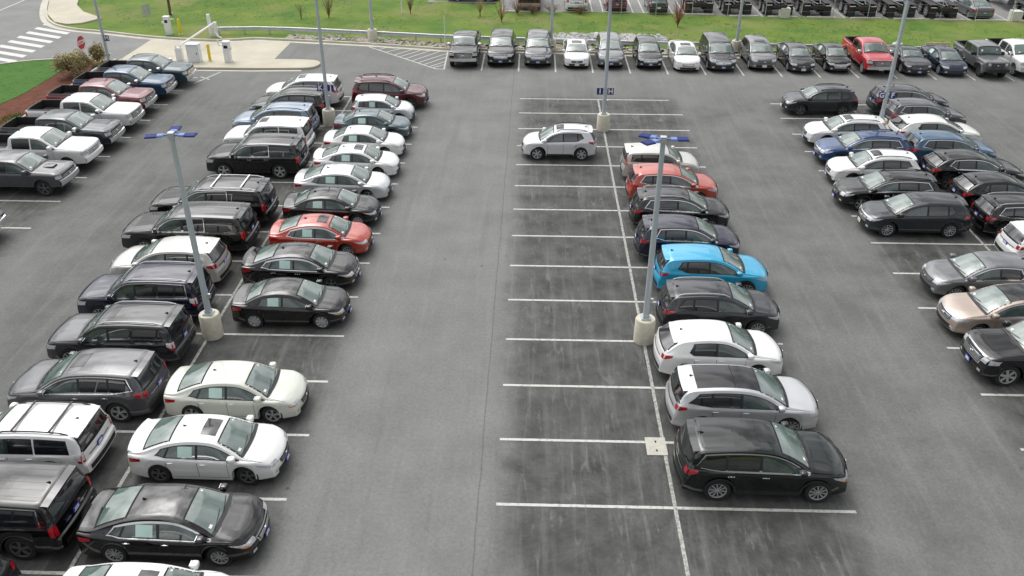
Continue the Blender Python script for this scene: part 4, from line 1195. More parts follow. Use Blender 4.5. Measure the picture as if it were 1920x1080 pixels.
# stop sign
t_ = thing('stop_sign', 'red octagonal stop sign rising above the flowering shrub by the road', 'road sign', (-34.95, 40.1, 0), R(84))
MB().tube([(0, .02, 0), (0, .02, 2.5)], .03, 8).build('post', GALV, t_, True)
octo = lambda r: [(r * math.cos(R(22.5 + 45 * k)), r * math.sin(R(22.5 + 45 * k))) for k in range(8)]
def plate(pts, y0, y1, name, m, par, z=2.1):
    V = [(p[0], y0, z + p[1]) for p in pts] + [(p[0], y1, z + p[1]) for p in pts]; n = len(pts)
    F = [tuple(range(n)), tuple(range(2 * n - 1, n - 1, -1))] + [(i, i + n, (i + 1) % n + n, (i + 1) % n) for i in range(n)]
    return obj(name, mesh_data(name, V, F, m, False), par)
rim_ = plate(octo(.50), -.02, -.008, 'white_border', SIGNW, t_)
plate(octo(.46), -.028, -.021, 'red_face', SIGNR, rim_)
obj('letters', glyph_mesh('STOP', .38), rim_, (0, -.032, 2.1), (R(90), 0, 0))
# back of a sign on the lawn
t_ = thing('road_sign', 'tall narrow road sign seen from its grey back edge on the lawn', 'road sign', (-35.55, 52.46, .05), R(62))
MB().box((0, .02, .95), (.06, .04, 1.9)).build('post', GALV, t_)
MB().box((0, -.012, 1.45), (.75, .01, .9)).build('panel', GALV, t_)
t_ = thing('marker_pole', 'thin white marker pole at the corner of the hatched area beside the first pickup', 'marker pole', (-10.85, 47.2, .1))
MB().tube([(0, 0, 0), (0, 0, 2.35)], [.035, .03], 8).build('rod', WHITEM, t_, True)
MB().lathe([(.001, 0), (.12, 0), (.10, .05), (.001, .05)], 12).build('foot', GAP, t_)
t_ = thing('marker_pole', 'tall thin white pole on the upper grass next to a bare shrub', 'marker pole', (-15.65, 58.12, .0))
MB().tube([(0, 0, 0), (0, 0, 4.2)], [.05, .045], 8).build('rod', WHITEM, t_, True)
MB().lathe([(.001, 0), (.12, 0), (.10, .05), (.001, .05)], 12).build('foot', GAP, t_)
t_ = thing('marker_stub', 'short white marker stub behind the guardrail near a white sedan', 'marker', (5.29, 48.3, .0))
MB().box((0, 0, .45), (.16, .1, .9)).build('stake', WHITEM, t_)
MB().box((0, 0, .96), (.24, .14, .12)).build('cap', WHITEM, t_)
t_ = thing('barricade_board', 'low pale barricade board lying along the grass behind the guardrail', 'barricade', (26.4, 48.3, .05))
MB().box((0, 0, .42), (1.75, .06, .22)).build('board', mat('board_pink', (.62, .45, .42), .6, var=.3, vscale=3), t_)
for q in (-.7, .7): MB().box((q, .05, .18), (.07, .3, .36)).build('leg', WHITEM, t_)

# ------------------------------------------------------------------ stones, grass, shrubs
def stones(name, n, sampler, m, smin, smax, seed):
    rnd = random.Random(seed); g = MB()
    base = [(0, 0, 1), (.9, 0, .3), (.28, .85, .35), (-.72, .53, .3), (-.72, -.53, .35), (.28, -.85, .3), (.72, .53, -.4), (-.28, .85, -.4), (-.9, 0, -.4), (-.28, -.85, -.4), (.72, -.53, -.4)]
    F = [(0, 1, 2), (0, 2, 3), (0, 3, 4), (0, 4, 5), (0, 5, 1), (1, 6, 2), (2, 6, 7), (2, 7, 3), (3, 7, 8), (3, 8, 4), (4, 8, 9), (4, 9, 5), (5, 9, 10), (5, 10, 1), (1, 10, 6)]
    for _ in range(n):
        x, y, z = sampler(rnd); s = rnd.uniform(smin, smax) * rnd.uniform(.6, 1)
        M = Matrix.Rotation(rnd.uniform(0, 6.28), 3, 'Z') @ Matrix.Rotation(rnd.uniform(-.5, .5), 3, 'X')
        sc_ = Vector((s * rnd.uniform(.8, 1.5), s * rnd.uniform(.6, 1.1), s * rnd.uniform(.4, .75)))
        V = []
        for b in base:
            j = 1 + rnd.uniform(-.22, .22); V.append(Vector((x, y, z)) + M @ Vector((b[0] * sc_.x * j, b[1] * sc_.y * j, b[2] * sc_.z * j)))
        g.add(V, F)
    o = g.build(name, m); o['kind'] = 'stuff'; return o
def s1(r):
    x = r.uniform(-23.6, 40); y = edge_y(x, KERB_N); w_ = 1.15 if x > -12 else 1.5
    if x < -21: w_ *= .8
    return x, y + .28 + r.random() * w_, .13
tag(stones('riprap', 2600, s1, STONE, .09, .20, 3), 'strip of pale tan stones between the kerb and the guardrail', 'stones')
def s2(r):
    while True:
        x = r.uniform(-4.3, 6.2); y = r.uniform(48.3, 51.6)
        if ((x - 1) / 5.6) ** 2 + ((y - 49.9) / 1.45) ** 2 < 1: return x, y, .16 + r.random() * .12
tag(stones('riprap', 520, s2, STONEG, .18, .36, 4), 'heap of larger grey broken rock beyond the guardrail on the grass', 'rocks')
def blades(name, n, sampler, m, h0, h1, seed):
    rnd = random.Random(seed); g = MB()
    for _ in range(n):
        x, y, z = sampler(rnd)
        for k in range(3):
            a = rnd.uniform(0, 6.28); h = rnd.uniform(h0, h1); w_ = rnd.uniform(.02, .045); dx_, dy_ = math.cos(a) * w_, math.sin(a) * w_
            px, py = x + rnd.uniform(-.06, .06), y + rnd.uniform(-.06, .06); l = rnd.choice((-1, 1)) * rnd.uniform(.10, .16)
            g.add([(px - dx_, py - dy_, z), (px + dx_, py + dy_, z), (px + l, py + l * .5, z + h)], [(0, 1, 2)])
    o = g.build(name, m); o['kind'] = 'stuff'; return o
def gs(r):
    while True:
        x = r.uniform(-46, 46); y0 = edge_y(x, RN) + (2.3 if x > -23 else .3); y1 = 75 if x < -8 else edge_y(x, FARE[1:]) + .2
        y = y0 + (min(y1, 68) - y0) * r.random()
        if not inside((x, y), SIDEW): return x, y, .04
tag(blades('grass', 6000, gs, BLADE, .02, .07, 5), 'rough yellow-green grass covering the bank beyond the guardrail', 'grass')
def gs2(r):
    while True:
        x = r.uniform(-52, -36.9); y = r.uniform(25, 43.4)
        if inside((x, y), LS): return x, y, .065
tag(blades('grass', 2500, gs2, BLADES, .01, .04, 6), 'short lush green grass on the lawn at the far left', 'grass')

def twig_bush(x, y, h, wd, label, m, n=26, seed=1, name='bare_shrub'):
    rnd = random.Random(seed)
    t = thing(name, label, 'shrub', (x, y, 0.05), 0, 'bare shrubs on the grass')
    g = MB()
    MB().tube([(0, 0, -.1), (.02, 0, h * .3)], [.05, .03], 6).build('stem', WOOD, t, True)
    for i in range(n):
        a = rnd.uniform(0, 6.28); s = rnd.random() ** .6
        ex, ey, ez = math.cos(a) * wd * s, math.sin(a) * wd * s, h * rnd.uniform(.55, 1.0)
        mid = (ex * .35, ey * .35, ez * .5)
        g.tube([(0, 0, h * .05), mid, (ex, ey, ez)], [.016, .011, .004], 3, False)
        for k in range(6):
            u = rnd.uniform(.3, 1); bx, by, bz = ex * u, ey * u, ez * (.15 + .85 * u)
            g.tube([(bx, by, bz), (bx + rnd.uniform(-.22, .22), by + rnd.uniform(-.22, .22), bz + rnd.uniform(.0, .28))], [.008, .003], 3, False)
    g.build('twigs', m, t)
TW = mat('bare_twigs', (.24, .15, .09), .95, var=.35, vscale=3); TWR = mat('red_twigs', (.30, .12, .07), .95, var=.3, vscale=3); TWP = mat('pale_twigs', (.42, .33, .20), .95, var=.3, vscale=3)
twig_bush(-21.69, 56.5, 1.9, .7, 'bare brown shrub on the upper grass right of the K and J lamp post', TW, 34, 2)
twig_bush(-24.06, 56.4, 1.3, .5, 'small sparse bare shrub left of a larger bare shrub on the upper grass', TW, 12, 3)
twig_bush(-14.94, 58.3, 1.9, .5, 'bare shrub just right of the tall thin white pole', TW, 26, 4)
twig_bush(-6.92, 55.6, 2.0, .8, 'spindly reddish shrub standing alone on the grass above the second SUV of the far row', TWR, 24, 5)
twig_bush(7.7, 54.5, 2.2, .85, 'dense reddish bare shrub in the middle of the grass bank', TWR, 60, 6)
twig_bush(-8.86, 58.0, 1.6, .7, 'pale straw coloured shrub at the left corner of the far car park', TWP, 30, 7)
for i, (x, lab) in enumerate([(-5.64, 'brown brushy shrub in front of the parked dark truck at the far car park edge'), (-4.3, 'brown brushy shrub right behind the grass, left of a tall lamp post'), (-2.6, 'low brown shrub beside the far lamp post top left of the silver SUV'), (-.2, 'low brown tangle of twigs under the rear of the silver SUV')]):
    twig_bush(x, 58.55, 1.25 - .15 * i, .9, lab, TW, 40, 10 + i)
# thin street tree by the kiosk
t_ = thing('young_tree', 'slim brown tree trunk rising from the lawn behind the white card kiosk', 'tree', (-35.5, 56.9, 0))
rt_ = random.Random(9)
MB().tube([(0, 0, -.1), (.03, 0, 1.2), (-.02, .03, 2.6), (.03, 0, 4.2)], [.13, .11, .09, .05], 10).build('trunk', WOOD, t_, True)
for k in range(10):
    a = k * 2.4; z = 1.9 + k * .22; l = 1.5 - k * .08
    gb = MB().tube([(0, 0, z), (math.cos(a) * l * .5, math.sin(a) * l * .5, z + .5), (math.cos(a) * l, math.sin(a) * l, z + 1.2)], [.035, .022, .006], 5)
    for q in range(12):
        u = rt_.uniform(.3, 1); b_ = Vector((math.cos(a) * l * u, math.sin(a) * l * u, z + 1.1 * u))
        gb.tube([b_, b_ + Vector((rt_.uniform(-.4, .4), rt_.uniform(-.4, .4), rt_.uniform(.1, .5)))], [.010, .003], 3, False)
    gb.build('limb', WOOD, t_)
# leafy flowering shrubs
LEAF = speck('shrub_leaf', (.26, .22, .09), (.42, .34, .16), 1.3, 6, .8, .1, c2=(.20, .22, .08), s3=1.2); BLOOM = mat('pale_bloom', (.78, .70, .52), .8)
def leafy(x, y, rx, ry, h, label, n, nb, seed):
    rnd = random.Random(seed); t = thing('flowering_shrub', label, 'shrub', (x, y, .05), 0, 'shrubs by the entrance')
    g = MB(); bl = MB(); st = MB()
    for i in range(14):
        a = rnd.uniform(0, 6.28); q = rnd.uniform(.3, .9)
        st.tube([(0, 0, 0), (math.cos(a) * rx * q * .5, math.sin(a) * ry * q * .5, h * .45), (math.cos(a) * rx * q, math.sin(a) * ry * q, h * .8)], [.03, .02, .006], 4, False)
    st.build('stems', WOOD, t)
    cl = [(rnd.uniform(-.65, .65) * rx, rnd.uniform(-.65, .65) * ry, rnd.uniform(.3, .75) * h, rnd.uniform(.3, .5)) for _ in range(22)]
    for i in range(n):
        c = cl[rnd.randrange(len(cl))]; a = rnd.uniform(0, 6.28); b = math.asin(rnd.uniform(-.6, 1)); rr = rnd.random() ** .35 * c[3]
        p = Vector((c[0] + math.cos(a) * math.cos(b) * rr * rx * .9, c[1] + math.sin(a) * math.cos(b) * rr * ry * .9, max(.05, c[2] + math.sin(b) * rr * h * .9)))
        M = Matrix.Rotation(rnd.uniform(0, 6.28), 3, 'Z') @ Matrix.Rotation(rnd.uniform(-1.2, 1.2), 3, 'X'); s = rnd.uniform(.035, .08)
        g.add([p + M @ Vector(q) for q in ((-s, 0, 0), (0, -s * .5, 0), (s, 0, 0), (0, s * .5, 0))], [(0, 1, 2, 3)])
        if i < nb:
            s *= .9; p = p + Vector((0, -.03, .05))
            bl.add([p + M @ Vector(q) for q in ((-s, 0, 0), (0, -s, 0), (s, 0, 0), (0, s, 0), (0, 0, s * .8))], [(0, 1, 4), (1, 2, 4), (2, 3, 4), (3, 0, 4)])
    g.build('foliage', LEAF, t)
    if nb: bl.build('blossom', BLOOM, t)
leafy(-35.35, 39.3, 1.1, 1.5, 1.45, 'wide olive brown shrub dotted with pale blossom on the mulch bed corner', 9000, 150, 21)
leafy(-34.95, 41.9, .6, .7, 1.5, 'smaller round olive shrub beside the lamp post with the M plate', 3000, 22, 22)
leafy(-34.45, 40.9, .35, .9, .55, 'low pale flowering shrub at the foot of the lamp post with the M plate', 1500, 60, 23)
t_g = thing('ground_plant', 'small bright yellow-green clump of weeds in the mulch by the white pickup', 'plant', (-35.0, 30.6, .05))
rg_ = random.Random(3); gg = MB()
for _ in range(160):
    a = rg_.uniform(0, 6.28); r_ = rg_.random() * .9; h_ = rg_.uniform(.1, .3)
    gg.add([(math.cos(a) * r_ - .03, math.sin(a) * r_ * 1.3, 0), (math.cos(a) * r_ + .03, math.sin(a) * r_ * 1.3, 0), (math.cos(a) * r_ + .05, math.sin(a) * r_ * 1.3, h_)], [(0, 1, 2)])
gg.build('leaves', BLADE, t_g)

# ------------------------------------------------------------------ fence of the far car park
t_ = thing('wire_fence', 'thin wire fence on steel posts along the far car park', 'fence', (0, 57.6, 0))
fx = [(0.11, 59.1), (3.36, 58.5), (6.33, 58.23), (9.43, 58.2), (12.45, 58.0), (15.6, 57.8), (18.63, 57.7), (21.3, 57.7), (24.26, 57.65), (27.16, 57.6), (30.36, 57.6), (33.34, 57.6), (36.32, 57.6), (39.4, 57.5), (42.5, 57.4)]
for x, y in fx: MB().tube([(x, y - 57.6, -.1), (x, y - 57.6, 2.15)], .03, 8).build('fence_post', GALV, t_, True)
for z in (2.12, 1.4, .7, .12):
    MB().tube([(x, y - 57.6, z) for x, y in fx], .018 if z > 2 else .005, 5).build('fence_rail' if z > 2 else 'fence_wire', GALV, t_)
for x, y, lab in ((17.35, 58.3, 'white square concrete block in front of the third chassis truck'), (36.8, 57.9, 'white square concrete block right of the grey sedan in the far car park')):
    t2 = thing('concrete_block', lab, 'concrete block', (x, y, 0), 0, 'concrete blocks at the far car park')
    MB().box((0, 0, .45), (.80, .80, .9)).build('block', mat('white_block', (.62, .62, .57), .8, var=.1), t2)
    MB().tube([(-.25, 0, .9), (-.25, 0, 1.0)], .02, 6).build('anchor_bolt', GALV, t2)
    MB().tube([(.25, 0, .9), (.25, 0, 1.0)], .02, 6).build('anchor_bolt', GALV, t2)
    MB().tube([(0, .1, .9), (0, .1, 1.0)], .02, 6).build('anchor_bolt', GALV, t2)

# chassis trucks seen from behind
TR_DARK = mat('chassis_black', (.022, .020, .022), .6, var=.35, vscale=4)
FLAP = mat('mudflap_black', (.025, .024, .028), .7)
FRMG = mat('frame_galvanised', (.22, .22, .23), .5, .4, var=.5, vscale=3)
def chassis_truck():
    t = thing('chassis_truck', 'x', 'truck', (0, 0, .05), 0, 'chassis trucks backed up to the fence of the far car park')
    for sd in (1, -1): MB().box((sd * .43, 4.2, .98), (.09, 8.4, .26)).build('frame_rail', TR_DARK, t)
    for y in (.1, 1.2, 2.4, 3.6): MB().box((0, y, .98), (.78, .12, .18)).build('crossmember', TR_DARK, t)
    for y in (1.45, 2.8):
        MB().tube([(-.95, y, .52), (.95, y, .52)], .12, 10).build('axle', TR_DARK, t, True)
        tm, rm = wheel_meshes(.52, .27, 'five')
        for sd in (1, -1):
            for q in (.72, 1.03):
                wobj = obj('wheel', rm, t, (sd * q, y, .52), (0, 0, R(90) if sd < 0 else R(-90))); obj('tyre', tm, wobj)
    for sd in (1, -1):
        f = MB().box((sd * .88, .62, .52), (.62, .03, .78)).build('mudflap', FLAP, t)
        MB().box((sd * .88, .58, .96), (.50, .05, .06)).build('flap_bracket', WHITEM, f)
        MB().box((sd * .88, 2.1, 1.16), (.66, 2.9, .03)).build('wheel_guard', TR_DARK, t)
        MB().box((sd * 1.16, .60, 1.02), (.05, .05, .22), ry=sd * .6).build('side_marker', SIGNR, t)
        MB().lathe([(.001, -.75), (.32, -.75), (.32, .75), (.001, .75)], 16, 'y', (sd * .85, 5.0, .75)).build('fuel_tank', FRMG, t, True)
    MB().box((0, .02, .92), (.95, .10, .34)).build('tail_board', TR_DARK, t)
    for q in (-.33, -.2, .2, .33): MB().lathe([(.001, 0), (.035, 0), (.03, -.03), (.001, -.03)], 10, 'y', (q, -.03, .95)).build('tail_lamp', TAIL, t)
    for q in (-1, 1): MB().tube([(q * .10, .35, 1.16), (q * .42, 1.6, 1.22)], .035, 6).build('ramp_bar', FRMG, t)
    MB().box((0, 2.1, 1.20), (.9, .9, .10)).build('coupling_plate', FRMG, t)
    MB().box((0, 4.2, 1.16), (1.5, .9, .04)).build('deck_plate', FRMG, t)
    MB().box((.95, 3.6, 1.35), (.42, .03, .62)).build('white_notice', WHITEM, t)
    # cab
    rows = []
    for y, z0, z1, w_ in ((5.9, 1.0, 2.9, 1.14), (6.0, .9, 3.05, 1.2), (7.2, .85, 3.05, 1.2), (7.7, .85, 2.2, 1.15), (9.0, .8, 1.95, 1.0), (9.15, .8, 1.7, .95)):
        rows.append([(-w_, y, z0), (-w_, y, z1 - .3), (-w_ * .92, y, z1 - .05), (0, y, z1), (w_ * .92, y, z1 - .05), (w_, y, z1 - .3), (w_, y, z0)])
    g = MB().grid(rows); g.f.append(tuple(range(7))); g.f.append(tuple(len(g.v) - 7 + k for k in range(7))[::-1])
    g.build('cab', P('white'), t, True, 30)
    MB().box((0, 5.88, 2.35), (1.5, .02, .5)).build('cab_window', PGLASS, t)
    for sd in (1, -1):
        tm, rm = wheel_meshes(.52, .27, 'five'); wobj = obj('wheel', rm, t, (sd * 1.0, 8.3, .52), (0, 0, R(90) if sd < 0 else R(-90))); obj('tyre', tm, wobj)
    return t
def copy_tree(o, parent=None):
    c = o.copy(); COL.objects.link(c); c.parent = parent
    for ch in list(o.children): copy_tree(ch, c)
    return c
proto = chassis_truck()
TX = [(10.2, 'leftmost black chassis truck backed up beside the dark hatchback in the far car park'), (13.45, 'second black chassis truck from the left in the far car park, behind the minivan'), (16.95, 'third black chassis truck from the left, with a white block in front of it'),
      (20.2, 'fourth black chassis truck, right of the one with the white block'), (24.0, 'fifth black chassis truck from the left in the far car park, above the red pickup'), (27.3, 'sixth black chassis truck, just right of the far right lamp post'),
      (30.8, 'seventh black chassis truck, directly left of the grey sedan in the far car park'), (38.9, 'black chassis truck at the right edge, right of the grey sedan')]
for i, (x, lab) in enumerate(TX):
    o = proto if i == 0 else copy_tree(proto)
    o.location = (x, edge_y(x, FARE[1:]) + .05, .05); o['label'] = lab

# ------------------------------------------------------------------ vehicles
E_, W_, S_ = 0.0, math.pi, -math.pi / 2
rj = random.Random(11)
def put_car(kind, col, name, label, cat, group, x, y, h, **kw):
    # fine fit of each row against the bay lines
    if 'left in the left' in group: x += .06; kw['L'] = kw['L'] - .18
    elif 'right in the left' in group: x -= .13; kw['L'] = kw['L'] - .24
    elif 'right in the middle' in group: x -= .06; kw['L'] = kw['L'] - .08
    elif 'left in the right' in group: x += .10 + .22 * max(0, min(1, (18 - y) / 9))
    elif 'right in the right' in group: x += .20 + .15 * max(0, min(1, (24 - y) / 9))
    elif 'left edge' in group: x -= .40 + .15 * (y - 20) / 18
    return car(kind, col, name, label, cat, group, x, y, h + rj.uniform(-.010, .010), **kw)
SUVN, SED, PU = 'sport_utility_vehicle', 'sedan', 'pickup_truck'
def yk(k): return 2.74 * (k + .5)
# middle double row, noses right
G = 'vehicles parked nose right in the middle double row'
put_car('suv', 'greenblack', SUVN, 'glossy dark green SUV with chrome window line, nearest in the middle row', 'suv', G, 4.97, yk(0) - .12, E_, L=4.9, H=1.74, trim='chrome', plate=None, lampamber=True, clad=True, roof='sun', dlo='long')
put_car('cross', 'silver', SUVN, 'silver SUV with black panoramic roof behind the dark green SUV', 'suv', G, 4.94, yk(1) - .1, E_, L=4.76, H=1.68, W=1.88, trim='black', roof='pano', plate=None, lampamber=True, dlo='long')
put_car('cross2', 'white', SUVN, 'plain white SUV between the silver SUV and a dark grey SUV', 'suv', G, 4.54, yk(2) - .1, E_, L=4.42, H=1.64, plate=None, rim='ten', privacy=True, dlo='short')
put_car('cross', 'charcoal', SUVN, 'dark grey SUV with silver roof rails between white and cyan SUVs', 'suv', G, 5.1, yk(3) - .1, E_, L=4.55, H=1.66, rails='silver', trim='black', plate='blue', rim='ten')
put_car('cross', 'cyan', SUVN, 'bright cyan blue SUV in the middle row', 'suv', G, 5.3, yk(4) - .1, E_, L=4.58, H=1.68, clad=True, plate='blue', dlo='short', kick=.13)
put_car('cross', 'navy', SUVN, 'navy blue SUV directly behind the cyan SUV', 'suv', G, 4.75, yk(5) - .1, E_, L=4.5, H=1.67, trim='chrome', dlo='short')
put_car('cross', 'black', SUVN, 'black SUV with chrome window line between navy and orange red SUVs', 'suv', G, 4.85, yk(6), E_, L=4.55, H=1.68, trim='chrome', rails='silver')
put_car('cross', 'orangered', SUVN, 'orange red SUV between a black SUV and a boxy beige hatchback', 'suv', G, 4.84, yk(7) + .1, E_, L=4.45, H=1.66, trim='chrome')
put_car('soul', 'beige', 'hatchback', 'boxy pale beige hatchback with tall tail lights, last in the middle row', 'hatchback', G, 4.42, yk(8) + .15, E_, L=4.05)
put_car('cross', 'lightsilver', SUVN, 'small silver SUV alone facing left among the empty middle bays', 'suv', 'lone vehicle facing left', -4.72, yk(9) + .1, W_, L=4.03, H=1.65, W=1.77, rim='six', roof='sun', plate='white', rails='black', dlo='short', kick=.14)
# left double row, noses right
G = 'vehicles parked nose right in the left double row'
put_car('sedan', 'white', SED, 'white sedan cut off by the bottom edge of the picture', 'sedan', G, -10.80, yk(-2) - .05, E_, L=4.57, roof='sun', paper=True)
put_car('sedan', 'black', SED, 'black sedan with chrome arched window line, nearest complete sedan', 'sedan', G, -10.85, yk(-1) - .17, E_, L=4.9, H=1.47, W=1.85, trim='chrome', paper=True, grille='chrome', rim='ten', lampamber=True)
put_car('sedan', 'white', SED, 'bright white sedan with dark sunroof and dark wheels in front of the black sedan', 'sedan', G, -11.05, yk(0), E_, L=4.62, roof='sun', rim='dark', paper=True, plate='blue')
put_car('sedan', 'cream', SED, 'cream white sedan just before an empty bay on the left', 'sedan', G, -11.1, yk(1), E_, L=4.58, H=1.45, rim='twin', paper=True, lampamber=True, plate=None)
put_car('sedan2', 'black', SED, 'black compact sedan with silver wheel covers beside the lamp post', 'sedan', G, -10.75, yk(3) - .1, E_, L=4.5, H=1.44, rim='hub', paper=True, lampamber=True, fin=False)
put_car('sedan', 'black', SED, 'long black sedan with chrome window line between the compact black one and the red one', 'sedan', G, -10.9, yk(4) - .1, E_, L=4.8, H=1.47, W=1.85, trim='chrome', grille='chrome', paper=True, lampamber=True, rim='dark')
put_car('sedan', 'red', SED, 'orange red sedan with sunroof in the left double row', 'sedan', G, -10.84, yk(5) - .1, E_, L=4.52, H=1.47, trim='chrome', roof='sun', paper=True, rim='ten')
put_car('sedan2', 'black', SED, 'black sedan directly behind the red sedan', 'sedan', G, -10.93, yk(6), E_, L=4.6, rim='hub', paper=True)
put_car('sedan', 'silver', SED, 'silver sedan between black and white sedans', 'sedan', G, -10.85, yk(7), E_, L=4.85, H=1.45, W=1.84, rim='twin', paper=True)
put_car('sedan', 'white', SED, 'white sedan with dark sunroof and black wheels behind the silver sedan', 'sedan', G, -10.8, yk(8), E_, L=4.6, rim='dark', roof='sun', paper=True)
put_car('sedan2', 'white', SED, 'white sedan without sunroof in front of the teal grey sedan', 'sedan', G, -10.89, yk(9), E_, L=4.6, paper=True)
put_car('sedan2', 'tealgrey', SED, 'teal grey sedan next to the lamp post base with the K and J plates', 'sedan', G, -10.9, yk(10), E_, L=4.6, paper=True)
put_car('hatch', 'lightsilver', 'hatchback', 'small pale silver hatchback between the teal grey sedan and the maroon SUV', 'hatchback', G, -11.08, yk(11), E_, L=3.95, W=1.7, paper=True)
put_car('suv', 'maroon', SUVN, 'dark maroon SUV with black wheels, farthest in the left double row', 'suv', G, -10.55, yk(12) - .1, E_, L=4.95, rails='black', rim='dark')
# left double row, noses left
G = 'vehicles parked nose left in the left double row'
def LL(kind, col, label, k, tail, L, dy=0, **kw):
    put_car(kind, col, SUVN, label, 'suv', G, tail - L + .05, yk(k) + dy, W_, L=L, **kw)
LL('suv', 'charcoal', 'dark SUV with only its rear corner showing at the bottom left corner', -2, -16.35, 4.7, H=1.66)
LL('big', 'black', 'large black SUV with chrome belt strip across the tailgate at the bottom left', -1, -15.80, 5.3, H=1.86, trim='chrome', roof='ribs', rim='dark')
LL('big', 'white', 'white boxy SUV with black crossbars on its roof at the left edge', 0, -16.42, 4.75, H=1.72, W=1.92, rails='black', bars=True, tailmat='clear', rim='six', split=True)
LL('suv', 'grey', 'grey SUV with rear wheel showing beside the white boxy SUV', 1, -15.75, 4.94, trim='chrome', roof='sun', rim='twin')
LL('big', 'charcoal', 'charcoal boxy SUV with silver roof rails and clear tail lights behind the lamp post base', 2, -15.9, 4.83, H=1.80, W=1.92, rails='silver', tailmat='clear', roof='sun', split=True)
LL('big', 'navy', 'navy blue boxy SUV crossed by the lamp post', 3, -16.1, 4.88, H=1.87, W=1.89, rails='silver', tailmat='clear', trim='chrome')
LL('cross', 'beige', 'pale beige silver SUV between the navy SUV and a long black one', 4, -16.25, 4.78, H=1.68, W=1.88, dy=-.1)
LL('big', 'brownblack', 'long dark brown black SUV without roof bars, behind the beige SUV', 5, -15.9, 5.7, roof='ribs', trim='chrome', dy=-.1, split=True)
LL('big', 'brownblack', 'long dark SUV with chrome roof rails and crossbars', 6, -15.8, 5.7, trim='chrome', rails='chrome', bars=True, dy=-.1, split=True)
LL('big', 'black', 'black full size SUV with chrome framed windows and both side wheels visible', 8, -15.65, 5.16, trim='chrome', rim='five', roof='ribs', dy=.0, split=True)
LL('big', 'white', 'white full size SUV with sunroof and two dark side windows', 9, -15.98, 4.90, H=1.85, W=1.98, roof='sun', dy=.05, split=True)
LL('suv', 'skysteel', 'steel blue SUV behind the white full size SUV', 10, -16.3, 5.0, rails='black', dy=.05, split=True, kick=0)
LL('suv', 'greenblack', 'green black SUV left of the lamp post with the K and J plates', 11, -16.2, 4.92, rails='silver')
LL('suv', 'white', 'white SUV with wide sunroof behind the K and J plates, farthest nose left', 12, -15.98, 4.98, roof='sun', split=True)
# right double row, noses left
G = 'vehicles parked nose left in the right double row'
def yr(k): return .04 + 2.703 * (k + .5)
put_car('big', 'black', SUVN, 'black SUV with tall chrome grille cut by the right edge', 'suv', G, 10.52, yr(2), W_, L=4.88, H=1.87, W=1.89, grille='chromebars', rim='six', rails='silver', trim='chrome')
put_car('cross', 'bronze', SUVN, 'bronze beige SUV with chrome grille surround and panoramic roof', 'suv', G, 10.72, yr(3), W_, L=4.65, H=1.66, grille='chrome', roof='pano', trim='chrome', rim='ten', plate=None, dlo='short', kick=.12)
put_car('cross2', 'midgrey', SUVN, 'mid grey SUV with white window sheet between the bronze SUV and an empty bay', 'suv', G, 11.2, yr(4), W_, L=4.38, H=1.60, W=1.84, rim='ten', trim='chrome', plate=None, dlo='short')
put_car('cross', 'slate', SUVN, 'slate grey SUV with silver wheels, nearest of the packed right rows', 'suv', G, 10.6, yr(6) + .1, W_, L=4.65, H=1.66, grille='chrome', rim='ten', plate='white', dlo='short', kick=.12)
put_car('wagon', 'black', 'station_wagon', 'black wagon with roof rails behind the slate grey SUV', 'wagon', G, 10.25, yr(7) + .1, W_, L=4.82, rails='black', trim='chrome', clad=True, rim='twin')
put_car('wagon', 'white', 'hatchback', 'white crossover hatchback with sunroof between the black and blue wagons', 'hatchback', G, 10.67, yr(8) + .1, W_, L=4.47, H=1.60, W=1.80, roof='sun', clad=True, rails='black')
put_car('wagon', 'blue', 'station_wagon', 'deep blue wagon with chrome window line between two white hatchbacks', 'wagon', G, 10.84, yr(9) + .1, W_, L=4.82, trim='chrome', clad=True, rails='black', grille='chrome')
put_car('wagon', 'white', 'hatchback', 'white crossover hatchback next to the lamp post base with the G and F plates', 'hatchback', G, 10.92, yr(10), W_, L=4.47, H=1.60, W=1.80, roof='sun', clad=True, rails='black')
put_car('wagon', 'slate', 'hatchback', 'dark slate crossover hatchback alone at the far left of the right rows', 'hatchback', G, 11.04, yr(12), W_, L=4.47, H=1.60, W=1.80, clad=True, rails='black', rim='dark', plate='white')
# right double row, noses right
G = 'vehicles parked nose right in the right double row'
def RR(kind, col, label, k, tail, L, dy=0, cat='suv', **kw):
    put_car(kind, col, SUVN, label, cat, G, tail + L - .05, yr(k) + dy, E_, L=L, **kw)
RR('cross', 'slate', 'dark slate SUV behind the G and F plates, farthest of the right rows', 12, 16.25, 4.68, trim='chrome', H=1.70, dy=-.1)
RR('cross', 'grey', 'grey SUV with chrome window line behind the pearl white SUV', 11, 16.15, 4.68, trim='chrome', H=1.70)
RR('cross2', 'pearl', 'pearl white SUV between the grey SUV and the blue SUV', 10, 15.55, 4.95, H=1.66, W=1.9, dlo='short', kick=.16)
RR('cross', 'steel', 'steel blue SUV with chrome ringed windows', 9, 15.4, 4.7, trim='chrome', H=1.66)
RR('cross2', 'black', 'black SUV with dark wheel and angular rear pillar behind the steel blue SUV', 8, 15.35, 4.85, trim='chrome', H=1.68, clad=False, rim='dark', W=1.88, kick=.16)
RR('cross2', 'black', 'black SUV between the angular black SUV and the one with silver roof rails', 7, 15.6, 4.55, dy=-.1)
RR('cross', 'black', 'black SUV with tall L-shaped tail light and silver roof rails at the right edge', 6, 15.45, 4.65, trim='chrome', rails='silver')
RR('cross', 'white', 'white SUV with only its tail showing at the right edge', 5, 15.4, 4.6)
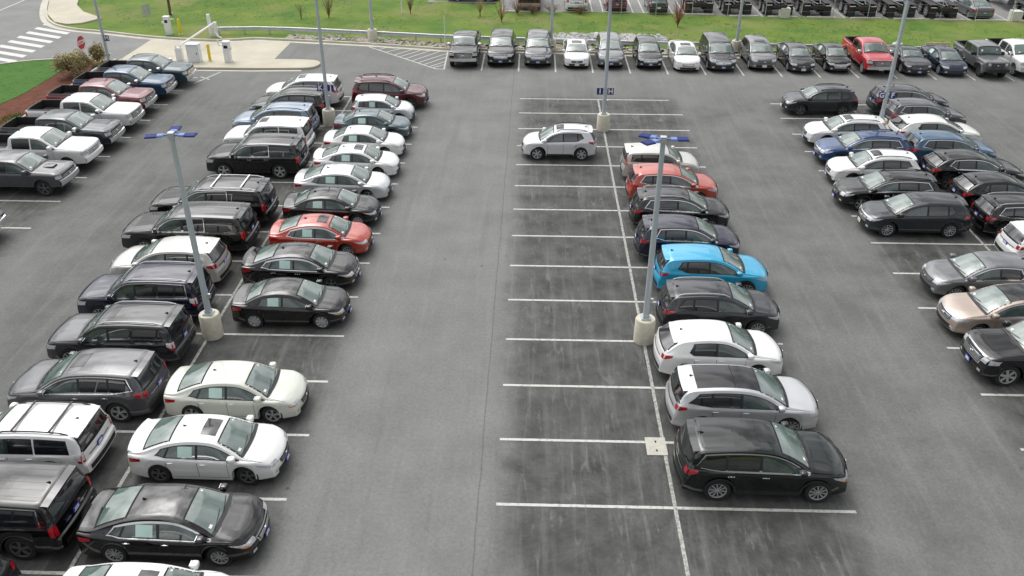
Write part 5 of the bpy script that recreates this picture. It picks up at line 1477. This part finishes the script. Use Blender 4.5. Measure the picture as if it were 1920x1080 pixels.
# pickups on the far left
G = 'pickup trucks parked on the left edge'
def PT(col, label, x, y, L, **kw):
    put_car('pickup', col, PU, label, 'pickup truck', G, x, y, E_, L=L, **kw)
PT('darkblue', 'dark blue truck with only its front corner visible at the left edge', -27.05, 15.2, 5.8, trim='chrome', grille='chrome', plate='white')
PT('grey', 'charcoal pickup with bonnet scoop, nearest on the left', -26.35, 20.75, 5.5, H=1.80, W=1.9, grille='chrome', scoop=True, rim='dark')
PT('white', 'white and silver pickup with short rear side windows beside the scooped charcoal one', -26.45, 23.75, 5.95, trim='body', grille='body')
PT('darkteal', 'dark teal grey pickup with chrome grille between two white pickups', -26.4, 26.5, 6.0, trim='chrome', grille='chromebars')
PT('white', 'white crew cab pickup with chrome bumper beside the red brown pickup', -26.45, 29.4, 6.0, trim='chrome', grille='chromebars')
PT('wine', 'red brown pickup with whip antenna between white and blue pickups', -26.75, 32.2, 5.9, trim='chrome', grille='chromebars')
PT('truckblue', 'blue pickup second from the far end', -26.55, 35.05, 5.85, trim='chrome', grille='chromebars')
PT('teal2', 'teal grey pickup, farthest on the left next to the entrance island', -26.2, 37.75, 5.85, trim='chrome', grille='chromebars', rim='dark')
# far row facing the camera
G = 'vehicles in the far row along the guardrail'
def FR(kind, col, name, label, cat, x, y, **kw):
    put_car(kind, col, name, label, cat, G, x, y, S_, **kw)
FR('pickup', 'brownblack', PU, 'dark pickup with big chrome grille at the left end of the far row', 'pickup truck', -9.1, 41.95, L=5.5, H=1.92, trim='chrome', grille='chromebars')
FR('suv', 'black', SUVN, 'black luxury SUV second from left in the far row', 'suv', -6.5, 42.45, L=4.85, H=1.78, grille='silver')
FR('suv', 'grey', SUVN, 'dark silver SUV with chrome grille bar left of the white sedan in the far row', 'suv', -3.85, 42.35, L=4.94, H=1.77, grille='chrome')
FR('sedan', 'white', SED, 'white sedan with black oval grille in the far row', 'sedan', -1.1, 42.2, L=4.7, H=1.43, W=1.85, roof='sun', plate='white')
FR('cross', 'midgrey', SUVN, 'silver grey SUV with large dark hourglass grille behind the I and H post', 'suv', 1.3, 42.2, L=4.85, H=1.70, grille='chrome', W=1.88)
FR('cross', 'black', SUVN, 'black small SUV with V shaped chrome grille in the far row', 'suv', 4.05, 42.1, L=4.38, H=1.58, W=1.83, grille='chrome')
FR('sedan', 'white', SED, 'white luxury sedan with wide silver grille and sunroof left of the minivan', 'sedan', 6.6, 41.6, L=4.9, H=1.47, W=1.85, roof='sun', grille='chrome', plate=None)
FR('van', 'charcoal', 'minivan', 'dark minivan in the far row beside the white luxury sedan', 'minivan', 9.05, 41.7, grille='chrome')
FR('cross', 'midgrey', SUVN, 'silver grey SUV right of the minivan', 'suv', 11.95, 42.0, L=4.66, H=1.66, W=1.88, roof='sun', plate='white', grille='black')
FR('sedan', 'charcoal', SED, 'charcoal sedan with wing shaped nose left of the other dark sedan', 'sedan', 14.55, 41.55, L=4.85, H=1.45, W=1.84, paper=True, plate='white')
FR('sedan2', 'black', SED, 'small black sedan with bright headlights left of the red pickup', 'sedan', 17.15, 41.75, L=4.5, H=1.46, W=1.74, paper=True, plate=None, grille='chrome')
FR('pickup', 'brightred', PU, 'bright red pickup in the far row', 'pickup truck', 19.65, 41.05, L=5.85, trim='chrome', grille='chromebars', plate='white')
FR('coupe', 'charcoal', 'coupe', 'dark grey coupe with wide black grille right of the red pickup', 'coupe', 22.4, 41.3, plate='blue')
FR('fast', 'darkblue', SED, 'dark blue smooth nosed electric sedan with no grille', 'sedan', 24.85, 41.2, grille='none', plate=None, paper=True)
FR('jeep', 'midgrey', PU, 'grey off-road pickup with slotted grille and flared fenders', 'pickup truck', 27.4, 40.9, rim='off', plate='white')
FR('pickup', 'white', PU, 'white pickup at the right edge of the far row', 'pickup truck', 30.0, 40.95, trim='chrome', grille='chromebars', plate='white', rim='five')
# far car park
G = 'vehicles in the far car park'
N_ = math.pi / 2
def FK(kind, col, name, label, cat, x, yrear, L, **kw):
    put_car(kind, col, name, label, cat, G, x, yrear + L, N_, L=L, **kw)
FK('suv', 'white', SUVN, 'white SUV seen from behind at the top of the picture', 'suv', -.45, 59.1, 4.9, plate='blue')
FK('cross', 'darkred', SUVN, 'dark red SUV seen from behind, beside the I and H post top', 'suv', 3.0, 59.0, 4.5)
FK('hatch', 'slate', 'hatchback', 'dark hatchback with wide red tail lights left of the chassis trucks', 'hatchback', 6.6, 58.7, 4.3, W=1.75, plate='white')
FK('sedan', 'midgrey', SED, 'grey sedan seen from behind between chassis trucks', 'sedan', 34.2, 57.9, 4.8, W=1.87, paper=False)
FK('pickup', 'brownblack', PU, 'dark truck with its tail behind brushy shrubs at the far car park', 'pickup truck', -4.65, 59.4, 5.8)
put_car('sedan', 'white', SED, 'white car parked sideways at the very top of the picture above the grass', 'sedan', G, -7.4, 64.2, E_, L=4.9)
